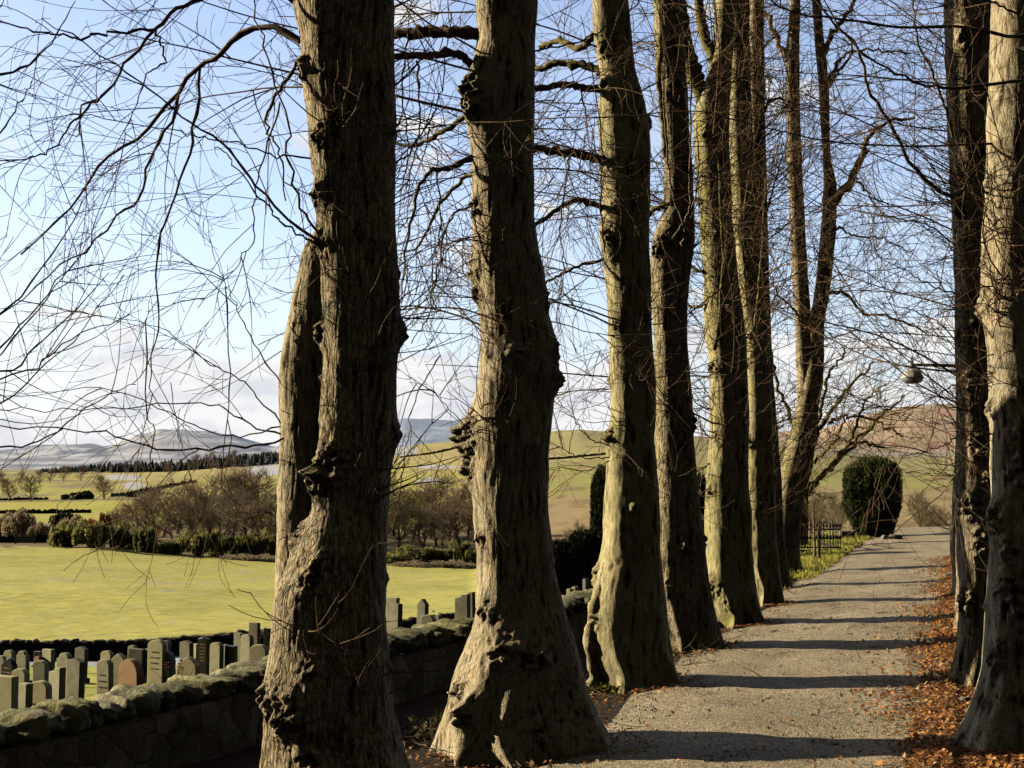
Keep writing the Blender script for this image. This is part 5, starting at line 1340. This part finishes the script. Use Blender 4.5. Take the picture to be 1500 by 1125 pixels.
for i in range(16):
    px = rng.uniform(1000, 1170); d = rng.uniform(60, 120)
    place_bare(int(rng.choice([4, 1, 2])), px, d, rng.uniform(70, 120), 'tan leafless tree glimpsed between the trunks of the left row', 'leafless trees between the left row trunks')
for i in range(14):
    px = rng.uniform(800, 890); d = rng.uniform(85, 160)
    place_bare(int(rng.choice([4, 4, 3])), px, d, rng.uniform(40, 62), 'beige leafless scrub tree on the slope between the second and third trunks', 'scrub trees between the second and third trunks')
for px, d, h, lb in [(155, 430, 38, 'rounded leafless tree standing alone in the hill pasture left of the big trunk'), (18, 420, 36, 'leafless tree at the left edge of the hill pasture'), (48, 425, 40, 'broad leafless tree right of the one at the left edge of the hill pasture')]:
    t = place_bare(2, px, d, h, lb, None, wide=1.5)
for px, d, h in [(30, 640, 20), (8, 600, 24), (60, 660, 20), (75, 700, 20), (95, 720, 22), (120, 740, 22), (250, 800, 20), (285, 850, 26), (310, 860, 28), (340, 880, 26)]:
    place_bare(1, px, d, h, 'far leafless tree in front of the dark conifer belt on the hillside', 'far leafless trees by the conifer belt', wide=1.4)
for px, d, w, h in [(110, 440, 26, 12), (125, 440, 30, 14), (95, 445, 22, 9), (192, 460, 30, 8)]:
    shrub(DARKB, px, d, w, h, 'dark bush clump in the hill pasture beside the lone rounded tree', 'dark bushes in the hill pasture', 'bush')

# mossy spreading tree behind the last left tree
def spreading_tree():
    d = 30.0
    b = at(1172, 800, d); t = empty('spreading_tree', (b[0], b[1], gz(b[0], b[1])), 'bare mossy tree with low arching branches spreading over the path beyond the left row', 'tree')
    r = np.random.default_rng(77)
    mb = MB(); tr = smooth_line([[b[0], b[1], gz(b[0], b[1]) - .1], at(1173, 760, d), at(1175, 720, d), at(1180, 690, d), at(1190, 640, d)], 14, .01, 1)
    mb.tubes(tr[None], np.linspace(.20, .10, 14)[None], 10); link('trunk', mb.mesh('trunk'), M['mossy_limb'], t)
    cr = Crown(1.5, 77, .004)
    X = [([(1178, 725), (1195, 705), (1215, 685), (1240, 655), (1270, 630), (1295, 605), (1325, 580)], .09, .02), ([(1190, 650), (1205, 620), (1225, 590), (1250, 560), (1280, 530)], .07, .02), ([(1200, 700), (1230, 670), (1260, 650), (1290, 655), (1310, 660)], .05, .015),
         ([(1185, 670), (1195, 630), (1205, 580), (1220, 540), (1240, 510)], .06, .02), ([(1180, 690), (1170, 640), (1150, 590), (1135, 540), (1125, 500)], .06, .02), ([(1240, 655), (1255, 620), (1270, 585), (1300, 560)], .04, .015), ([(1215, 620), (1240, 610), (1270, 612), (1300, 625), (1320, 640)], .04, .015), ([(1185, 680), (1200, 670), (1225, 640), (1240, 600)], .05, .015)]
    for k, (p, w0, w1) in enumerate(X):
        limb(t, cr, p, d, d + r.uniform(-1.5, 1.5), w0, w1, 'mossy_limb', seed=1500 + k, per1=14, len1=(.4, 1.1), per2=5, len2=(.2, .6), per3=1, tw=.009, droop=.0, upturn=.1, jit=.03)
    finish(t, cr, 'twig_far')
M['twig_far'] = leafy('twig_bark_far', (.30, .23, .11), (.66, .53, .25), 3, .45)
spreading_tree()

# conifer belt on the far hillside: one far wood
def conifers():
    mb = MB(); r = np.random.default_rng(55)
    for i in range(800):
        px = r.uniform(60, 420); d = 880 + r.uniform(0, 120) + (420 - px) * .25
        x = (px - 750) / F * d; z = gz(x, d) - 1
        h = np.interp(px, [60, 150, 300, 420], [9, 15, 19, 17]) * d / F * r.uniform(.45, 1.05); w = h * r.uniform(.26, .42)
        prof = []
        for k in range(7):
            prof += [(w * (1 - k / 7.2), h * (.10 + .88 * k / 7)), (w * (1 - k / 7.2) * .62, h * (.10 + .88 * (k + .5) / 7))]
        n = 7; a0 = r.uniform(0, 6)
        V = [[x + q_ * (1 + .25 * r.normal()) * math.cos(a0 + j / n * 6.283), d + q_ * math.sin(a0 + j / n * 6.283), z + zz] for q_, zz in prof for j in range(n)]
        Q = [[a * n + j, a * n + (j + 1) % n, (a + 1) * n + (j + 1) % n, (a + 1) * n + j] for a in range(len(prof) - 1) for j in range(n)]
        mb.add(V, Q)
    o = link('conifer_wood', mb.mesh('conifer_wood', False), simple_noise('conifer', (.10, .12, .12), (.19, .21, .19), .1)); tag(o, 'dark belt of conifers running along the far hillside', 'wood', kind='stuff')  # conifer colour greyed to carry distance haze
conifers()

# field dykes on the hillside
def field_wall(pts, h, label, seed, mat='wall_far', name='field_wall', cat='stone wall'):
    r = np.random.default_rng(seed); P = []
    for (a, b) in zip(pts[:-1], pts[1:]):
        for u in np.linspace(0, 1, 40, endpoint=False): P.append((a[0] + (b[0] - a[0]) * u, a[1] + (b[1] - a[1]) * u))
    P = np.array(P); X = (P[:, 0] - 750) / F * P[:, 1]; Y = P[:, 1]; Z = height(X, Y)
    top = h * (1 + .3 * pn(np.stack([X * .3, Y * .3, 0 * X], 1)) + .18 * r.normal(0, 1, len(X)))
    w = h * .35; rows = [np.stack([X, Y - w, Z - .5], 1), np.stack([X, Y - w * .8, Z + top * .9], 1), np.stack([X, Y, Z + top], 1), np.stack([X, Y + w, Z + top * .8], 1), np.stack([X, Y + w, Z - .5], 1)]
    V = np.concatenate(rows); idx = np.arange(len(V)).reshape(5, len(X))
    me = make_mesh(name, V - np.array([X[0], Y[0], Z[0]]), np.stack([idx[:-1, :-1], idx[:-1, 1:], idx[1:, 1:], idx[1:, :-1]], -1).reshape(-1, 4))
    o = link(name, me, M[mat]); o.location = (X[0], Y[0], Z[0]); tag(o, label, cat)
field_wall([(-260, 310), (0, 312), (60, 314), (138, 318)], .9, 'dark stone dyke crossing the green pasture at the far left', 1)
field_wall([(-260, 440), (0, 450), (75, 452)], .9, 'dark stone dyke below the trees at the left edge of the hill pasture', 2)
field_wall([(165, 470), (200, 520), (250, 600), (290, 650)], 1.3, 'dark hedge line climbing the hill pasture left of the nearest trunk', 3)
field_wall([(586, 830), (625, 850), (675, 900)], 1.2, 'dark dyke crossing the hill pasture between the first and second trunks', 4)
field_wall([(-260, 163), (0, 164), (40, 165), (72, 166)], .9, 'low dark wall at the far left corner of the sunny field', 5)
field_wall([(700, 640), (840, 640), (900, 650)], 1.0, 'dark dyke crossing the pasture between the second and third trunks', 6)
def barrier():
    d = 161.0; x = (41 - 750) / F * d; z = gz(x, d)
    t = empty('field_gate', (x, d, z), 'pale wooden field gate at the far left corner of the sunny field', 'gate')
    m = simple_noise('pale_wood', (.4, .34, .26), (.6, .52, .42), 2)
    for k in range(4):
        b = MB(); b.box((0, 0, .3 + .28 * k), (2.3, .06, .12)); link('rail', b.mesh('rail', False), m, t)
    for s in (-1.2, 1.2):
        b = MB(); b.box((s, 0, .65), (.16, .16, 1.4)); link('post', b.mesh('post', False), m, t)
barrier()

# ------------------------------------------------------------------ street lamp
def lamp():
    d = 16.5; hb = at(1336, 536, d); pb = at(1424, 536, d)
    t = empty('street_lamp', (pb[0], d, 0), 'lamp with domed shade hanging from a bracket out over the path', 'street lamp')
    m_ = simple_noise('painted_iron', (.22, .22, .19), (.36, .36, .31), 8, .5); ms = simple_noise('enamel_shade', (.75, .75, .68), (.92, .91, .84), 6, .4)
    z = hb[2]; x0 = hb[0] - pb[0]
    b = MB(); b.lathe((0, 0, 0), [(.09, -.1), (.09, .5), (.055, .6), (.05, z - .3), (.04, z + .12), (.0, z + .14)], 12); link('post', b.mesh('post'), m_, t)
    b = MB(); P = np.array([[0, 0, z - .01], [x0 * .4, 0, z + .005], [x0 * .8, 0, z + .012], [x0, 0, z + .012]]); b.tubes(P[None], np.array([[.026, .022, .02, .018]]), 8); link('arm', b.mesh('arm'), m_, t)
    b = MB(); b.lathe((x0, 0, z), [(.0, .125), (.012, .11), (.016, .09), (.008, .075), (.02, .06), (.024, -.01), (.04, -.03), (.055, -.05)], 12); link('finial', b.mesh('finial'), m_, [c_ for c_ in t.children if c_.name.startswith('arm')][0])
    r = 16.5 * d / F
    b = MB(); b.lathe((x0, 0, z), [(.05, -.04), (.085, -.055), (.10, -.075), (r * .86, -.12), (r, -.145), (r * 1.02, -.155), (r * .97, -.158)], 28); sh = link('lamp_shade', b.mesh('lamp_shade'), ms, t)
    b = MB(); b.lathe((x0, 0, z), [(r * .95, -.157), (r * .93, -.175), (r * .78, -.205), (r * .45, -.225), (.0, -.23)], 28); link('glass_bowl', b.mesh('glass_bowl'), leafy('milk_glass', (.85, .83, .76), (.95, .94, .88), 5, .5), sh)
lamp()

# ------------------------------------------------------------------ railed grave plot, kerb and stones by the yew
def railing():
    d = 27.5; a = ground(1160, 812, 0); 
    x0 = at(1160, 800, d)[0]; x1 = at(1231, 800, d)[0]; z = gz(x0, d); zt = z_at(771, d)
    t = empty('iron_railing', (x0, d, z), 'low black iron railing with spiked tops around a grave plot left of the path', 'railing')
    m = simple_noise('black_iron', (.03, .025, .02), (.10, .075, .055), 12, .6)
    zb = z_at(806, d) - z; h = zt - z; w = x1 - x0
    b = MB(); b.box((w / 2, 0, zb - .1), (w + .1, .16, .22)); b.box((w, 1.0, zb - .1), (.16, 1.9, .22)); link('plinth', b.mesh('plinth', False), GM['dark'], t)
    b = MB()
    for k in np.linspace(.05, w, 15):
        b.box((k, 0, (zb + h) / 2), (.013, .013, h - zb)); b.lathe((k, 0, h), [(.0, .07), (.028, .02), (.02, 0), (.012, -.03)], 6)
        b.lathe((k, 0, zb + (h - zb) * .55), [(.012, -.05), (.03, 0), (.012, .05)], 6)
    for k in np.linspace(.15, 1.9, 8):
        b.box((w, k, (zb + h) / 2), (.013, .013, h - zb)); b.lathe((w, k, h), [(.0, .07), (.028, .02), (.02, 0)], 6)
    link('bars', b.mesh('bars', False), m, t)
    for f in (.12, .5, .88):
        b = MB(); zz = zb + (h - zb) * f; b.box((w / 2, -.012, zz), (w, .02, .03)); b.box((w - .012, .95, zz + .001), (.02, 1.9, .03)); link('rail', b.mesh('rail', False), m, t)
railing()
def thin_post():
    d = 24.5; b0 = ground(1193, 824, 0); d = b0[1]
    h = z_at(742, d)
    t = empty('sapling', (b0[0], d, 0), 'thin young tree with a stake in front of the iron railing', 'tree')
    b = MB(); P = smooth_line([[0, 0, -.05], [.01, 0, h * .4], [-.01, 0, h]], 8); b.tubes(P[None], np.linspace(.03, .012, 8)[None], 7); link('trunk', b.mesh('trunk'), M['limb'], t)
    b = MB(); b.box((.09, 0, h * .3), (.035, .035, h * .62)); link('stake', b.mesh('stake', False), M['limb'], t)
    cr = Crown(.6, 9, .004); cr.twigs_on(P[None], 16, (.4, .9), .006, 3, (.15, .4), .004, 0, -.2, .3, tmin=.45); link('crown', cr.mb.mesh('crown'), M['twig'], t)
thin_post()
def rocks():
    r = np.random.default_rng(6)
    for k, (px, py, w, lb) in enumerate([(1285, 787, 16, 'left grey stone lying at the foot of the yew bush'), (1297, 786, 20, 'largest grey stone lying right under the yew bush'), (1306, 788, 10, 'small right grey stone at the grass edge by the yew bush')]):
        c = at(px, py, 32.0); z = gz(c[0], c[1]); s = w * 32 / F
        mb = MB(); blob_stone(mb, (0, 0, s * .22), (s, s * .7, s * .55), 0, r)
        o = link('rock', mb.mesh('rock'), GM['pale']); o.location = (c[0], 31.2, gz(c[0], 31.2) - .02); tag(o, lb, 'rock', 'grey stones by the yew bush')
    c = at(1239, 789, 32.5); mb = MB(); mb.box((0, 0, .1), (22 * 32.5 / F, .4, .24)); o = link('grave_kerb', mb.mesh('grave_kerb', False), GM['dark']); o.location = (c[0], 32.5, gz(c[0], 32.5)); tag(o, 'dark low grave kerb in the grass between the railing and the yew', 'kerb')
    o.modifiers.new('bevel', 'BEVEL').width = .03
    for k, (px, py, s, lb) in enumerate([(1415, 1062, .055, 'pale stone lying in the leaves left of the nearest right tree foot'), (1388, 963, .06, 'pale flat stone on the path edge before the second right tree'), (1388, 860, .09, 'pale stone at the path edge by the far right tree feet')]):
        c = ground(px, py, 0); mb = MB(); blob_stone(mb, (0, 0, s * .3), (s * 1.6, s, s * .7), .5, r); o = link('stone', mb.mesh('stone'), GM['pale']); o.location = (c[0], c[1], gz(c[0], c[1]) + .015); tag(o, lb, 'stone', 'pale stones on the path edge')
rocks()

# grass verge blades
def verge():
    r = np.random.default_rng(12); n = 16000
    q = r.uniform(20.5, 36, n); l = np.where(r.random(n) < .75, r.uniform(-5.2, -2.25, n), r.uniform(.25, 1.3, n))
    xy = l[:, None] * pl + q[:, None] * pq; z = height(xy[:, 0], xy[:, 1])
    P = np.stack([xy[:, 0], xy[:, 1], z + .02], 1)
    f = r.random((n, 1)); V, Q, C = leaf_cloud(n, P, np.array([0, 0, 1.]) + r.normal(0, .45, (n, 3)), (.07, .16), (.008, .02), r, np.array([.48, .48, .08]) * (1 - f) + np.array([.85, .80, .18]) * f)
    o = link('verge_grass', make_mesh('verge_grass', V, Q, None, False, colors=C), vcol_material('grass_blade', .7, n_scale=2, trans=.35)); tag(o, 'short sunlit grass beside the far end of the path', 'grass', kind='stuff')
verge()

# ------------------------------------------------------------------ light, sky, camera
w = bpy.data.worlds.new('World'); scene.world = w; w.use_nodes = True
nt = w.node_tree; bg = nt.nodes['Background']
sky = nt.nodes.new('ShaderNodeTexSky'); sky.sky_type = 'NISHITA'; sky.sun_disc = False
sky.sun_elevation = SUN_EL; sky.sun_rotation = SUN_AZ; sky.altitude = 100; sky.air_density = 1.0; sky.dust_density = .6; sky.ozone_density = 2.5
tc = nt.nodes.new('ShaderNodeTexCoord'); sp = nt.nodes.new('ShaderNodeSeparateXYZ'); nt.links.new(tc.outputs['Generated'], sp.inputs[0])
def math_(op, a, b=None):
    n = nt.nodes.new('ShaderNodeMath'); n.operation = op
    for k, v in enumerate((a, b)):
        if v is None: continue
        if hasattr(v, 'is_linked'): nt.links.new(v, n.inputs[k])
        else: n.inputs[k].default_value = v
    return n.outputs[0]
def rng_(src, a, b, lo, hi):
    n = nt.nodes.new('ShaderNodeMapRange'); n.interpolation_type = 'SMOOTHSTEP'
    for k, v_ in zip(('From Min', 'From Max', 'To Min', 'To Max'), (a, b, lo, hi)): n.inputs[k].default_value = v_
    nt.links.new(src, n.inputs['Value']); return n.outputs[0]
zc = math_('ADD', math_('MAXIMUM', sp.outputs[2], 0.0), .12)
cb = nt.nodes.new('ShaderNodeCombineXYZ'); nt.links.new(math_('DIVIDE', sp.outputs[0], zc), cb.inputs[0]); nt.links.new(math_('DIVIDE', sp.outputs[1], zc), cb.inputs[1])
wisp = noise(nt, cb.outputs[0], 1.1, 7, .62)
mp = nt.nodes.new('ShaderNodeMapping'); mp.inputs['Scale'].default_value = (5, 5, 13); nt.links.new(tc.outputs['Generated'], mp.inputs[0])
puff = noise(nt, mp.outputs[0], 1.3, 7, .58)
# cumulus bank low on the horizon
lowb = ramp(nt, sp.outputs[2], [(.0, 1.0), (.05, .85), (.095, .45), (.15, .0)])
bank = ramp(nt, math_('ADD', puff, math_('MULTIPLY', lowb, .26)), [(.60, 0.0), (.66, 1.0)])
wf = math_('MULTIPLY', ramp(nt, wisp, [(.45, 0.0), (.75, .55)]), ramp(nt, sp.outputs[2], [(.02, 1.0), (.5, .7)]))
shade = noise(nt, mp.outputs[0], 3.0, 5, .6)
cloud = ramp(nt, shade, [(.40, (6.1, 6.3, 6.8)), (.56, (8.0, 8.0, 8.0))])
CLOUD_C = cloud
c = mix(nt, 1.0, sky.outputs[0], (2.3, 2.0, 2.05), 'MULTIPLY')
c = mix(nt, rng_(sp.outputs[2], .20, .0, 0.0, .55), c, (4.6, 5.8, 7.4))
c = mix(nt, wf, c, (6.6, 7.0, 7.7)); c = mix(nt, bank, c, cloud)
# unseen sky behind, beside and overhead dimmed to keep facing shade dark
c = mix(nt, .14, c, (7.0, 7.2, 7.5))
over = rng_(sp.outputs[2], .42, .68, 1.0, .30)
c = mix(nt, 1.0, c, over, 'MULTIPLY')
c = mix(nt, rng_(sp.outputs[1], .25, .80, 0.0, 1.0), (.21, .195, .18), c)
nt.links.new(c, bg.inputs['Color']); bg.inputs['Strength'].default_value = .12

sl = bpy.data.lights.new('sun', 'SUN'); sl.energy = 5.0; sl.angle = math.radians(.5); sl.color = (1.0, .87, .65)
so = bpy.data.objects.new('sun', sl); COL.objects.link(so); so.rotation_euler = Vector(-SUN).to_track_quat('-Z', 'Y').to_euler(); so.location = (-20, 10, 20)

cam = bpy.data.cameras.new('camera'); cam.sensor_width = 36; cam.lens = 36 * F / 1500; cam.clip_start = .05; cam.clip_end = 12000
co = bpy.data.objects.new('camera', cam); COL.objects.link(co); co.location = (0, 0, CAMZ); co.rotation_euler = (math.pi / 2 + TH, 0, 0)
scene.camera = co
scene.view_settings.view_transform = 'Standard'; scene.view_settings.look = 'None'; scene.view_settings.exposure = 0; scene.view_settings.gamma = 1
scene.render.engine = 'CYCLES'; scene.cycles.max_bounces = 3; scene.cycles.diffuse_bounces = 0; scene.cycles.glossy_bounces = 1; scene.cycles.transmission_bounces = 1; scene.cycles.use_denoising = True
